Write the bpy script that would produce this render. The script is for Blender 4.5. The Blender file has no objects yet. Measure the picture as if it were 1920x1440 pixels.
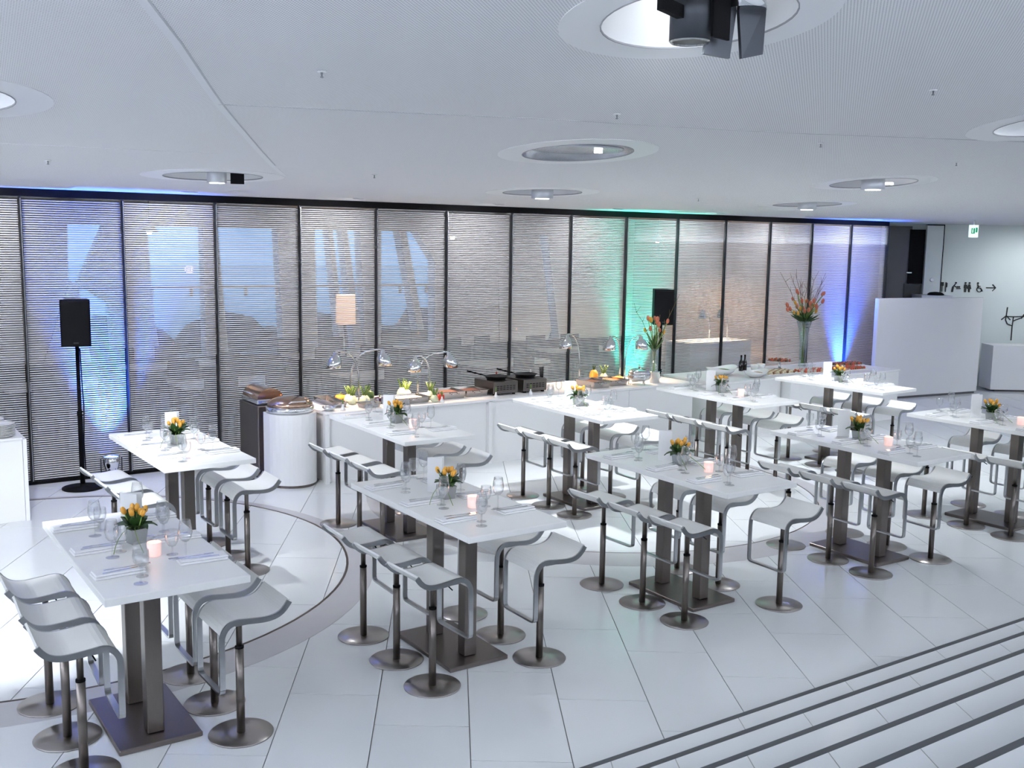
import bpy, math, random
from mathutils import Vector, Matrix, geometry
random.seed(7)
R = math.radians
sc = bpy.context.scene
COL = sc.collection
# ------------------------------------------------------------------ camera, world, exposure
CAM = Vector((0.0, 0.0, 2.678)); FPX = 1938.33
PIT, ROL, YAW = 0.136499, 0.0159529, 0.59375
fw = Vector((math.sin(YAW)*math.cos(PIT), math.cos(YAW)*math.cos(PIT), -math.sin(PIT)))
r0 = Vector((math.cos(YAW), -math.sin(YAW), 0)); u0 = r0.cross(fw)
rt = math.cos(ROL)*r0 + math.sin(ROL)*u0; up = -math.sin(ROL)*r0 + math.cos(ROL)*u0
cd = bpy.data.cameras.new('camera'); cd.sensor_width = 36; cd.lens = FPX*36/1920; cd.clip_end = 200
co = bpy.data.objects.new('camera', cd); COL.objects.link(co)
co.matrix_world = Matrix(((rt.x, up.x, -fw.x, CAM.x), (rt.y, up.y, -fw.y, CAM.y), (rt.z, up.z, -fw.z, CAM.z), (0, 0, 0, 1)))
sc.camera = co
def pix(P):
    d = Vector(P)-CAM; w = d.dot(fw)
    return (960+FPX*d.dot(rt)/w, 720-FPX*d.dot(up)/w) if w > 0.1 else (-9999, -9999)
def infront(P, m=60):
    x, y = pix(P); return -m < x < 1920+m and -m < y < 1440+m
W = bpy.data.worlds.new('dusk'); sc.world = W; W.use_nodes = True
nt = W.node_tree; bg = nt.nodes['Background']
tc = nt.nodes.new('ShaderNodeTexCoord'); sx = nt.nodes.new('ShaderNodeSeparateXYZ'); rp = nt.nodes.new('ShaderNodeValToRGB')
nt.links.new(tc.outputs['Generated'], sx.inputs[0]); nt.links.new(sx.outputs['Z'], rp.inputs[0]); nt.links.new(rp.outputs[0], bg.inputs[0])
rp.color_ramp.elements[0].position = 0.0; rp.color_ramp.elements[0].color = (.20, .45, .85, 1)
rp.color_ramp.elements[1].position = 0.5; rp.color_ramp.elements[1].color = (.16, .30, .70, 1)
bg.inputs[1].default_value = 1.3
sc.view_settings.view_transform = 'Standard'; sc.view_settings.look = 'None'; sc.view_settings.gamma = 1
sc.cycles.transparent_max_bounces = 32
sc.view_settings.use_curve_mapping = False; sc.view_settings.exposure = 0.0
WASH, ADDED_FILL = 60, 860
POW = 1.0            # overall factor of the ceiling lamps
def spot(name, loc, tgt, power, color, ang, blend=.5, size=.05, parent=None):
    l = bpy.data.lights.new(name, 'SPOT'); l.energy = power; l.color = color; l.spot_size = R(ang); l.spot_blend = blend; l.shadow_soft_size = size
    o = bpy.data.objects.new(name, l); COL.objects.link(o); o.location = loc
    o.rotation_euler = (Vector(tgt)-Vector(loc)).to_track_quat('-Z', 'Y').to_euler()
    if parent:
        o.parent = parent; o.matrix_parent_inverse = Matrix.Translation(-Vector(parent.location))
    return o

# ------------------------------------------------------------------ materials
M = {}
def mat(name, col, rough=.5, metal=0, spec=.5, emit=None, es=0, noise=0, nscale=20, bump=0, stretch=None, trans=0, ior=1.45, alpha=1, coat=0):
    m = bpy.data.materials.new(name); m.use_nodes = True; n = m.node_tree; b = n.nodes['Principled BSDF']
    b.inputs['Base Color'].default_value = (*col, 1); b.inputs['Roughness'].default_value = rough; b.inputs['Metallic'].default_value = metal
    b.inputs['Specular IOR Level'].default_value = spec; b.inputs['IOR'].default_value = ior
    b.inputs['Transmission Weight'].default_value = trans; b.inputs['Alpha'].default_value = alpha; b.inputs['Coat Weight'].default_value = coat
    if emit: b.inputs['Emission Color'].default_value = (*emit, 1); b.inputs['Emission Strength'].default_value = es
    if noise or bump:
        t = n.nodes.new('ShaderNodeTexCoord'); mp = n.nodes.new('ShaderNodeMapping'); nz = n.nodes.new('ShaderNodeTexNoise')
        n.links.new(t.outputs['Object'], mp.inputs[0]); n.links.new(mp.outputs[0], nz.inputs['Vector'])
        if stretch: mp.inputs['Scale'].default_value = stretch
        nz.inputs['Scale'].default_value = nscale; nz.inputs['Detail'].default_value = 4
        if noise:
            mx = n.nodes.new('ShaderNodeMixRGB'); mx.inputs[1].default_value = (*[c*(1-noise) for c in col], 1); mx.inputs[2].default_value = (*[min(1, c*(1+noise)) for c in col], 1)
            n.links.new(nz.outputs[0], mx.inputs[0]); n.links.new(mx.outputs[0], b.inputs['Base Color'])
        if bump:
            bp = n.nodes.new('ShaderNodeBump'); bp.inputs['Strength'].default_value = bump; bp.inputs['Distance'].default_value = .01
            n.links.new(nz.outputs[0], bp.inputs['Height']); n.links.new(bp.outputs[0], b.inputs['Normal'])
    M[name] = m; return m
mat('tile', (.70, .72, .725), .16, spec=.5, noise=.02, nscale=3)
mat('grout', (.34, .33, .30), .7)
mat('ring_band', (.50, .49, .50), .22, noise=.04, nscale=6)
mat('ring_line', (.10, .075, .06), .35, metal=.6)
mat('nosing', (.06, .065, .07), .4)
mat('riser', (.03, .033, .037), .5)
mat('wall_white', (.80, .81, .81), .6, noise=.015, nscale=2)
mat('wall_pale', (.70, .76, .73), .6, noise=.015, nscale=2)
mat('wall_grey', (.12, .12, .125), .6, noise=.05, nscale=3)
mat('lacquer', (.83, .83, .83), .3, noise=.01, nscale=4)
mat('tabletop', (.84, .84, .82), .32, noise=.012, nscale=5)
mat('seat', (.80, .80, .77), .38, noise=.012, nscale=8)
mat('steel', (.17, .150, .136), .34, metal=1, noise=.12, nscale=18, stretch=(60, 60, 1))
mat('plate_steel', (.18, .155, .143), .36, metal=1, noise=.10, nscale=25, stretch=(1, 40, 1))
mat('chrome', (.72, .73, .74), .12, metal=1)
mat('strap', (.46, .47, .48), .28, metal=1, noise=.05, nscale=30)
mat('disc', (.42, .39, .37), .28, metal=1, noise=.06, nscale=14, stretch=(1, 25, 1))
mat('black', (.004, .004, .005), .7, spec=.15)
mat('black_gloss', (.004, .004, .005), .6, spec=.2)
mat('dark_metal', (.05, .05, .055), .4, metal=.5)
mat('tray_steel', (.42, .39, .37), .2, metal=1)
mat('white_card', (.82, .82, .82), .6)
mat('cloth', (.82, .82, .83), .8, bump=.15, nscale=120)
mat('porcelain', (.85, .85, .84), .2)
mat('slat', (.88, .88, .86), .45)
mat('mullion', (.03, .032, .036), .4, metal=.4)
mat('cup_white', (.85, .86, .87), .35)
mat('rim_grey', (.30, .30, .32), .5)
mat('cup_pale', (.60, .61, .64), .5)
mat('cup_mirror', (.50, .52, .56), .25, metal=.9)
mat('lamp_head', (.06, .065, .075), .35, metal=.7)
mat('drum', (.62, .64, .68), .35, metal=.5)
mat('glow', (1, 1, 1), .5, emit=(1, .98, .95), es=14)
mat('warm_glow', (1, .8, .6), .5, emit=(1, .72, .42), es=25)
mat('blue_glow', (.2, .3, 1), .5, emit=(.06, .16, 1), es=14)
mat('green_glow', (.1, 1, .7), .5, emit=(.05, 1, .62), es=8)
mat('candle_glow', (.9, .75, .70), .5, emit=(1, .46, .36), es=.42)
mat('flame', (1, .8, .5), .5, emit=(1, .7, .4), es=3)
mat('leaf', (.030, .075, .018), .4, noise=.35, nscale=30)
mat('leaf_light', (.12, .20, .04), .4, noise=.3, nscale=30)
mat('tulip', (.66, .33, .045), .45, noise=.25, nscale=25)
mat('tulip_red', (.55, .15, .08), .45, noise=.3, nscale=25)
mat('stem', (.16, .26, .06), .5)
mat('twig', (.16, .10, .05), .7)
mat('pot_grey', (.30, .32, .32), .4, metal=.3)
mat('fennel', (.74, .76, .52), .4, noise=.12, nscale=20)
mat('pumpkin', (.75, .33, .04), .45, noise=.15, nscale=10)
mat('pepper', (.45, .03, .02), .3)
mat('aubergine', (.05, .015, .04), .25)
mat('pan', (.018, .017, .017), .35)
mat('food_brown', (.28, .12, .05), .5, noise=.4, nscale=40, bump=.5)
mat('food_red', (.55, .09, .04), .4, noise=.4, nscale=50)
mat('food_cream', (.72, .60, .42), .5, noise=.2, nscale=50)
mat('food_dark', (.12, .05, .03), .4, noise=.4, nscale=50)
mat('bread', (.42, .22, .09), .6, noise=.3, nscale=25, bump=.4)
mat('bottle_dark', (.015, .012, .012), .12)
mat('wood_floor', (.04, .026, .018), .4, noise=.25, nscale=4, stretch=(1, 12, 1))
mat('chair_dark', (.045, .03, .025), .5)
mat('shade_lit', (1, .75, .55), .6, emit=(1, .58, .36), es=1.2)
mat('sign_green', (.01, .16, .08), .5, emit=(.02, .40, .20), es=.6)
mat('sign_white', (.85, .9, .86), .5, emit=(.75, 1, .86), es=.9)
mat('pink_wall', (.72, .55, .45), .7)
mat('hill', (.02, .03, .045), .9)
mat('sprinkler', (.35, .36, .38), .4, metal=.6)
def glassmat(name, tint, lo, hi, rough=.0):
    m = bpy.data.materials.new(name); m.use_nodes = True; n = m.node_tree; n.nodes.remove(n.nodes['Principled BSDF'])
    out = n.nodes['Material Output']; tr = n.nodes.new('ShaderNodeBsdfTransparent'); gl = n.nodes.new('ShaderNodeBsdfGlossy'); mx = n.nodes.new('ShaderNodeMixShader')
    lw = n.nodes.new('ShaderNodeLayerWeight'); lw.inputs['Blend'].default_value = .35; mr = n.nodes.new('ShaderNodeMapRange')
    mr.inputs['To Min'].default_value = lo; mr.inputs['To Max'].default_value = hi
    n.links.new(lw.outputs['Facing'], mr.inputs['Value']); n.links.new(mr.outputs[0], mx.inputs[0])
    tr.inputs[0].default_value = (*tint, 1); gl.inputs['Roughness'].default_value = rough
    n.links.new(tr.outputs[0], mx.inputs[1]); n.links.new(gl.outputs[0], mx.inputs[2]); n.links.new(mx.outputs[0], out.inputs[0]); M[name] = m
glassmat('pane', (.96, .965, .97), .012, .16)
glassmat('glass', (.975, .98, .985), .03, .6, .02)
glassmat('vase_glass', (.86, .92, .90), .08, .8, .02)
glassmat('liquid', (.90, .93, .95), .05, .4)
def ceiling_mat():
    m = mat('ceiling', (.76, .77, .79), .7); n = m.node_tree; b = n.nodes['Principled BSDF']
    t = n.nodes.new('ShaderNodeTexCoord'); sp = n.nodes.new('ShaderNodeSeparateXYZ'); mpg = n.nodes.new('ShaderNodeMapping'); mpg.inputs['Rotation'].default_value = (0, 0, R(51)); n.links.new(t.outputs['Object'], mpg.inputs[0]); n.links.new(mpg.outputs[0], sp.inputs[0])
    def axis(o, k):
        a = n.nodes.new('ShaderNodeMath'); a.operation = 'MULTIPLY'; a.inputs[1].default_value = k; n.links.new(sp.outputs[o], a.inputs[0])
        f = n.nodes.new('ShaderNodeMath'); f.operation = 'SINE'; n.links.new(a.outputs[0], f.inputs[0]); return f
    fx, fy = axis('X', 2*math.pi/.0128), axis('Y', 2*math.pi/.0128)
    mu = n.nodes.new('ShaderNodeMath'); mu.operation = 'ADD'; n.links.new(fx.outputs[0], mu.inputs[0]); n.links.new(fy.outputs[0], mu.inputs[1])
    mr = n.nodes.new('ShaderNodeMapRange'); mr.inputs['From Min'].default_value = .35; mr.inputs['From Max'].default_value = 1.1
    n.links.new(mu.outputs[0], mr.inputs['Value'])
    mx = n.nodes.new('ShaderNodeMixRGB'); mx.inputs[1].default_value = (.86, .86, .87, 1); mx.inputs[2].default_value = (.48, .49, .51, 1)
    n.links.new(mr.outputs[0], mx.inputs[0]); n.links.new(mx.outputs[0], b.inputs['Base Color'])
ceiling_mat()

# ------------------------------------------------------------------ mesh helpers
class MB:
    def __init__(s): s.v = []; s.f = []; s.sm = []
    def add(s, vs, fs, smooth=False):
        o = len(s.v); s.v += [tuple(v) for v in vs]; s.f += [tuple(i+o for i in f) for f in fs]; s.sm += [smooth]*len(fs); return s
    def box(s, c, d, rz=0, bev=0):
        x, y, z = d[0]/2, d[1]/2, d[2]/2; ca, sa = math.cos(rz), math.sin(rz)
        if bev:
            b = min(bev, x*.9, y*.9, z*.9); ring = []
            def lay(i, zz): return [(-x+i, -y+b, zz), (-x+b, -y+i, zz), (x-b, -y+i, zz), (x-i, -y+b, zz), (x-i, y-b, zz), (x-b, y-i, zz), (-x+b, y-i, zz), (-x+i, y-b, zz)]
            L = [[(px, py, -z) for px, py in ((-x+b, -y+b),)*1] and lay(b, -z), lay(0, -z+b), lay(0, z-b), lay(b, z)]
            vs = [p for l in L for p in l]; fs = [tuple(reversed(range(8)))]
            for k in range(3): fs += [(k*8+i, k*8+(i+1) % 8, (k+1)*8+(i+1) % 8, (k+1)*8+i) for i in range(8)]
            fs.append(tuple(range(24, 32)))
        else:
            vs = [(-x, -y, -z), (x, -y, -z), (x, y, -z), (-x, y, -z), (-x, -y, z), (x, -y, z), (x, y, z), (-x, y, z)]
            fs = [(3, 2, 1, 0), (4, 5, 6, 7), (0, 1, 5, 4), (1, 2, 6, 5), (2, 3, 7, 6), (3, 0, 4, 7)]
        return s.add([(c[0]+ca*a-sa*b_, c[1]+sa*a+ca*b_, c[2]+e) for a, b_, e in vs], fs)
    def lathe(s, prof, c=(0, 0, 0), n=24, axis=None, caps=True, smooth=True):
        vs = []; fs = []
        for r, z in prof: vs += [(r*math.cos(2*math.pi*i/n), r*math.sin(2*math.pi*i/n), z) for i in range(n)]
        for k in range(len(prof)-1): fs += [(k*n+i, k*n+(i+1) % n, (k+1)*n+(i+1) % n, (k+1)*n+i) for i in range(n)]
        if axis is not None:
            q = Vector((0, 0, 1)).rotation_difference(Vector(axis)); vs = [q @ Vector(v) for v in vs]
        vs = [(v[0]+c[0], v[1]+c[1], v[2]+c[2]) for v in vs]
        s.add(vs, fs, smooth)
        if caps:
            o = len(s.v)-len(vs); s.f.append(tuple(o+i for i in reversed(range(n)))); s.f.append(tuple(o+(len(prof)-1)*n+i for i in range(n))); s.sm += [False, False]
        return s
    def tube(s, pts, r, n=8, smooth=True, caps=True):
        P = [Vector(p) for p in pts]; rr = r if isinstance(r, (list, tuple)) else [r]*len(P); vs = []; ref = None
        for i, p in enumerate(P):
            t = (P[min(i+1, len(P)-1)]-P[max(i-1, 0)]).normalized()
            if ref is None: ref = t.orthogonal().normalized()
            ref = (ref-t*ref.dot(t)).normalized(); b = t.cross(ref)
            vs += [tuple(p+rr[i]*(math.cos(2*math.pi*k/n)*ref+math.sin(2*math.pi*k/n)*b)) for k in range(n)]
        fs = [(i*n+k, i*n+(k+1) % n, (i+1)*n+(k+1) % n, (i+1)*n+k) for i in range(len(P)-1) for k in range(n)]
        s.add(vs, fs, smooth)
        if caps:
            o = len(s.v)-len(vs); s.f.append(tuple(o+k for k in reversed(range(n)))); s.f.append(tuple(o+(len(P)-1)*n+k for k in range(n))); s.sm += [False]*2
        return s
    def ribbon(s, prof, y0, y1, th, smooth=True):
        """profile list of (x,z) centre line in the xz-plane, thickness th along its normal, between y0 and y1"""
        n = len(prof); A = []
        for i, (x, z) in enumerate(prof):
            a = prof[max(i-1, 0)]; b = prof[min(i+1, n-1)]; t = Vector((b[0]-a[0], b[1]-a[1])).normalized(); nn = Vector((-t.y, t.x))*th/2
            A.append(((x+nn.x, z+nn.y), (x-nn.x, z-nn.y)))
        vs = []
        for (p, q) in A: vs += [(p[0], y0, p[1]), (p[0], y1, p[1]), (q[0], y1, q[1]), (q[0], y0, q[1])]
        for k in range(4):
            o = len(s.v); sub = []
        fs = [(i*4+k, i*4+(k+1) % 4, (i+1)*4+(k+1) % 4, (i+1)*4+k) for i in range(n-1) for k in range(4)]
        fs += [(3, 2, 1, 0), tuple((n-1)*4+k for k in range(4))]
        return s.add(vs, fs, False)
    def prism(s, poly, z0, z1):
        n = len(poly); vs = [(x, y, z0) for x, y in poly]+[(x, y, z1) for x, y in poly]
        a = sum(poly[i][0]*poly[(i+1) % n][1]-poly[(i+1) % n][0]*poly[i][1] for i in range(n))
        if a < 0: vs = [(x, y, z0) for x, y in reversed(poly)]+[(x, y, z1) for x, y in reversed(poly)]
        return s.add(vs, [tuple(reversed(range(n))), tuple(range(n, 2*n))]+[(i, (i+1) % n, n+(i+1) % n, n+i) for i in range(n)])
    def frame_prism(s, poly, origin, ex, ey, ez, th):
        """polygon in the (ex,ey) plane, extruded along ez"""
        m = MB().prism(poly, 0, th); o = Vector(origin)
        return s.add([o+ex*v[0]+ey*v[1]+ez*v[2] for v in m.v], m.f)
    def ball(s, c, r, n=10, m=7, sc=(1, 1, 1)):
        prof = [(max(1e-4, math.sin(math.pi*k/m))*r, -math.cos(math.pi*k/m)*r) for k in range(m+1)]
        b = MB().lathe(prof, n=n, caps=False); return s.add([(c[0]+v[0]*sc[0], c[1]+v[1]*sc[1], c[2]+v[2]*sc[2]) for v in b.v], b.f, True)
    def xf(s, loc=(0, 0, 0), rz=0, sc=1):
        ca, sa = math.cos(rz), math.sin(rz); s.v = [(loc[0]+sc*(ca*x-sa*y), loc[1]+sc*(sa*x+ca*y), loc[2]+sc*z) for x, y, z in s.v]; return s
    def mesh(s, name, m):
        me = bpy.data.meshes.new(name); me.from_pydata(s.v, [], s.f); me.materials.append(M[m])
        me.polygons.foreach_set('use_smooth', s.sm); me.update(); return me
    def build(s, name, m, parent=None, loc=(0, 0, 0), rz=0):
        return put(name, s.mesh(name, m), parent, loc, rz)
def put(name, me, parent=None, loc=(0, 0, 0), rz=0):
    o = bpy.data.objects.new(name, me); COL.objects.link(o); o.location = loc; o.rotation_euler = (0, 0, rz)
    if parent: o.parent = parent
    return o
def tag(o, label, cat, group=None, kind=None):
    o['label'] = label
    if cat: o['category'] = cat
    if group: o['group'] = group
    if kind: o['kind'] = kind
    return o
def thing(name, label, cat, loc=(0, 0, 0), rz=0, group=None, kind=None):
    return tag(put(name, None, None, loc, rz), label, cat, group, kind)
def struct(o, label, cat): return tag(o, label, cat, None, 'structure')
def copy_tree(o, parent=None):
    c = o.copy(); COL.objects.link(c); c.parent = parent
    for ch in list(o.children): copy_tree(ch, c)
    return c
class Proto:
    """a thing built once: list of (name, mesh, location, rotation, children)"""
    def __init__(s): s.parts = []
    def part(s, name, mb, m, loc=(0, 0, 0), rz=0, sub=None):
        me = mb if isinstance(mb, bpy.types.Mesh) else mb.mesh(name, m); s.parts.append((name, me, loc, rz, sub or [])); return s
    def place(s, name, label, cat, loc, rz=0, group=None):
        t = thing(name, label, cat, loc, rz, group)
        for n, me, l, r, sub in s.parts:
            c = put(n, me, t, l, r)
            for n2, me2, l2, r2 in sub: put(n2, me2, c, l2, r2)
        return t

# ------------------------------------------------------------------ floor with tiles
U = Vector((math.cos(R(59.4)), math.sin(R(59.4)))); V = Vector((math.cos(R(-34.7)), math.sin(R(-34.7))))
O0 = Vector((3.723, 5.02)); TW, TL = .532, 1.131; GAP = .0028
Y1S = 3.73           # first step edge
slab = MB().box((9, 7.8, -.062), (26, 8.2, .10)).build('floor', 'grout')
struct(slab, 'white polished stone floor of slanted tiles with inlaid grey rings', 'floor')
def clip(poly, ax, val, keep_greater):
    out = []
    for i in range(len(poly)):
        a, b = poly[i], poly[(i+1) % len(poly)]; ina = (a[ax] > val) == keep_greater; inb = (b[ax] > val) == keep_greater
        if ina: out.append(a)
        if ina != inb:
            t = (val-a[ax])/(b[ax]-a[ax]); out.append((a[0]+t*(b[0]-a[0]), a[1]+t*(b[1]-a[1])))
    return out
ca = [(GAP, GAP), (TL-GAP, GAP), (TL-GAP, TW-GAP), (GAP, TW-GAP)]
base_poly = [tuple(U*a+V*b) for a, b in ca]
tile_me = MB().prism(base_poly, -.012, 0).mesh('tile', 'tile')
rest = MB(); ntile = 0; cand = []
for k in range(-14, 40):
    a0 = .70-.377*(k % 3)
    for j in range(-14, 22):
        o = O0+V*(TW*k)+U*(a0+TL*j); P = [(o.x+q[0], o.y+q[1]) for q in base_poly]
        Q = clip(clip(clip(clip(P, 1, 3.775, True), 1, 11.90, False), 0, -3.9, True), 0, 21.9, False)
        if len(Q) < 3: continue
        full = len(Q) == 4 and all(abs(q[0]-r_[0])+abs(q[1]-r_[1]) < 1e-6 for q, r_ in zip(Q, P))
        cx = sum(q[0] for q in Q)/len(Q); cy = sum(q[1] for q in Q)/len(Q)
        vis = any(infront((q[0], q[1], 0), 0) for q in Q+[(cx, cy)])
        cand.append((vis, math.hypot(cx, cy), full, o, Q))
cand.sort(key=lambda c: (not c[0], c[1]))
for i, (vis, d, full, o, Q) in enumerate(cand):
    if vis and i < 296:
        if full: put('tile', tile_me, slab, (o.x, o.y, 0))
        else: MB().prism([(q[0]-o.x, q[1]-o.y) for q in Q], -.012, 0).build('tile', 'tile', slab, (o.x, o.y, 0))
    else: rest.prism(Q, -.012, 0)
rest.build('tile_field', 'tile', slab)['kind'] = 'stuff'
def crescent(name, c1, r1, c2, r2, m, z0, z1, parent, n=96):
    vs = []; fs = []
    for i in range(n):
        a = 2*math.pi*i/n; e = Vector((math.cos(a), math.sin(a)))
        p = Vector(c1)+e*r1
        d = p-Vector(c2); b = d.dot(e); t = max(.004, -b+math.sqrt(max(0, b*b-d.dot(d)+r2*r2))); q = p+e*t
        def cl(w): return (w.x, min(w.y, 11.87))
        vs += [(*cl(p), z1), (*cl(q), z1), (*cl(q), z0), (*cl(p), z0)]
    for i in range(n):
        j = (i+1) % n
        for k in range(4): fs.append((i*4+k, i*4+(k+1) % 4, j*4+(k+1) % 4, j*4+k))
    return MB().add(vs, [tuple(reversed(f)) for f in fs]).build(name, m, parent)
crescent('inlay_band', (1.3, 8.75), 2.5, (1.25, 8.62), 2.70, 'ring_band', -.01, .0012, slab)
crescent('inlay_line', (1.3, 8.75), 2.485, (1.3, 8.75), 2.505, 'ring_line', -.01, .0022, slab)
crescent('inlay_band', (7.0, 8.65), 2.33, (6.92, 8.48), 2.52, 'ring_band', -.01, .0012, slab)
crescent('inlay_line', (7.0, 8.65), 2.322, (7.0, 8.65), 2.334, 'ring_line', -.01, .0022, slab)

# ------------------------------------------------------------------ steps up towards the viewer
st = put('stair_1', None); struct(st, 'white stone steps with dark nosing strips in the foreground', 'stairs')
for k in range(1, 8):
    yk = Y1S-(k-1)*.36; z = .15*k; back = yk-.36 if k < 7 else -3.95
    t = MB().box((9, (yk-.045+back)/2, z-.02), (25.8, yk-.045-back, .04)).build('tread', 'grout', st)
    MB().box((9, yk-.004, z/2+.0), (25.8, .01, .001)) if False else None
    MB().box((9, yk-.03, z-.0775), (25.8, .03, .145)).build('riser', 'riser', st)
    MB().box((9, yk-.028, z-.0085), (25.8, .034, .018)).build('nosing_strip', 'nosing', st)
    # tread slabs separated by slanting joints
    n = 0; y0, y1 = back+(.004 if k < 7 else 0), yk-.047
    sl = V/U.y
    kx = -8
    while kx < 30:
        xo = O0.x+kx*.886+(.3*k)
        def X(y): return xo+(y-Y1S)*(U.x/U.y)
        poly = [(X(y0)+.003, y0), (X(y0)+.886-.003, y0), (X(y1)+.886-.003, y1), (X(y1)+.003, y1)]
        poly = clip(clip(poly, 0, -3.9, True), 0, 21.9, False)
        if len(poly) > 2 and k < 7: MB().prism(poly, z-.004, z+.0015).build('slab', 'tile', t)
        kx += 1
    if k == 7: MB().box((9, (y0+y1)/2, z-.001), (25.8, y1-y0, .005)).build('slab', 'tile', t)

# ------------------------------------------------------------------ ceiling (rises towards the viewer) with round openings
def zc(y):
    if y >= 10.5: return 3.15
    if y >= 1.5: return 3.15+.0085*(10.5-y)**2
    return 3.15+.0085*81+.153*(1.5-y)
WY = 11.92
# recess: x, y, kind, lamp target, power
REC = [(3.08, 3.24, 'twin', (5.6, 6.2), 45), (4.60, 6.02, 'lens', (4.6, 6.3), 35), (2.80, 8.62, 'spot', (4.2, 8.9), 200), (6.15, 8.62, 'drum', (6.9, 8.2), 480),
       (8.46, 6.42, 'drum', (8.6, 7.6), 200), (9.98, 8.50, 'drum', (10.9, 8.2), 340), (.50, 5.86, 'open', (1.1, 8.5), 1100), (7.03, 3.88, 'open', (6.4, 5.2), 40),
       (-1.2, 3.4, 'open', (0.3, 5.2), 40), (13.2, 6.8, 'drum', (13.0, 7.6), 170), (11.2, 4.2, 'open', (10.3, 5.6), 50), (4.8, .6, 'open', (5.2, 3.4), 45), (.6, .2, 'open', (1.6, 4.4), 45),
       (9.3, .9, 'open', (9, 3.4), 45), (16.6, 7.4, 'drum', (16.4, 8.6), 35), (19.0, 9.9, 'drum', (19.7, 12.0), 90)]
RR, RO = .40, .575
bx0, bx1, by0, by1 = -4.0, 22.0, -4.0, 12.2
pts = []; edges = []
gx = [bx0+i*(bx1-bx0)/26 for i in range(27)]; gy = [by0+i*(by1-by0)/36 for i in range(37)]
for x in gx:
    for y in gy:
        if all((x-r[0])**2+(y-r[1])**2 > (RR+.06)**2 for r in REC): pts.append(Vector((x, y)))
for r in REC:
    o = len(pts); n = 40
    for i in range(n): pts.append(Vector((r[0]+RR*math.cos(2*math.pi*i/n), r[1]+RR*math.sin(2*math.pi*i/n)))); edges.append((o+i, o+(i+1) % n))
res = geometry.delaunay_2d_cdt(pts, edges, [], 0, 1e-5)
vv = [(p.x, p.y, zc(p.y)) for p in res[0]]; ff = []
for f in res[2]:
    cx = sum(res[0][i].x for i in f)/len(f); cy = sum(res[0][i].y for i in f)/len(f)
    if all((cx-r[0])**2+(cy-r[1])**2 > (RR*.995)**2 for r in REC): ff.append(tuple(reversed(f)))
cm = MB().add(vv, ff, True)
o = len(cm.v)
ceil = cm.build('ceiling', 'ceiling')
struct(ceil, 'pale perforated ceiling curving upwards with round light openings', 'ceiling')
MB().box((9, 4.1, 6.4), (26.4, 16.6, .1)).build('upper_slab', 'wall_white', ceil)
def seam(p, w):
    m = MB()
    for a, b in zip(p[:-1], p[1:]):
        for q in range(8):
            s0 = Vector(a).lerp(Vector(b), q/8); s1 = Vector(a).lerp(Vector(b), (q+1)/8); d = (s1-s0).normalized(); nn = Vector((-d.y, d.x))*w/2
            vs = []
            for s_, e in ((s0, nn), (s0, -nn), (s1, -nn), (s1, nn)): vs.append((s_.x+e.x, s_.y+e.y, zc(s_.y+e.y)-.0025))
            vs += [(x, y, z+.004) for x, y, z in vs]
            m.add(vs, [(3, 2, 1, 0), (0, 1, 5, 4), (1, 2, 6, 5), (2, 3, 7, 6), (3, 0, 4, 7)])
    return m
mat('seam', (.52, .53, .55), .6); mat('seam_light', (.80, .81, .83), .6)
seam([(.8, 3.5), (1.29, 4.41), (1.81, 5.46), (2.26, 6.32), (2.92, 7.6), (3.3, 8.3)], .035).build('ceiling_joint', 'seam_light', ceil)
seam([(.82, 3.49), (1.31, 4.40), (1.83, 5.45), (2.28, 6.31), (2.94, 7.59)], .008).build('ceiling_joint', 'seam', ceil)
seam([(1.81, 5.46), (3.56, 5.1), (5.32, 4.84), (7.36, 4.39), (9.5, 3.95)], .010).build('ceiling_joint', 'seam', ceil)
seam([(-.5, 7.4), (1.02, 7.26), (2.36, 7.13)], .010).build('ceiling_joint', 'seam_light', ceil)
RECN = ['large near round ceiling recess with twin black spotlight heads above the steps', 'grey lens-like round ceiling recess above the front tables', 'round ceiling recess with spotlight and black flap near the blue-lit blinds',
        'round ceiling recess with pale drum in the middle by the black beam', 'wide flat ceiling recess with silver drum lamp at right', 'small far ceiling recess with drum near the black beam at right',
        'round ceiling recess cut by the left edge of the picture', 'bright round ceiling recess cut by the right edge of the picture']
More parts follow.
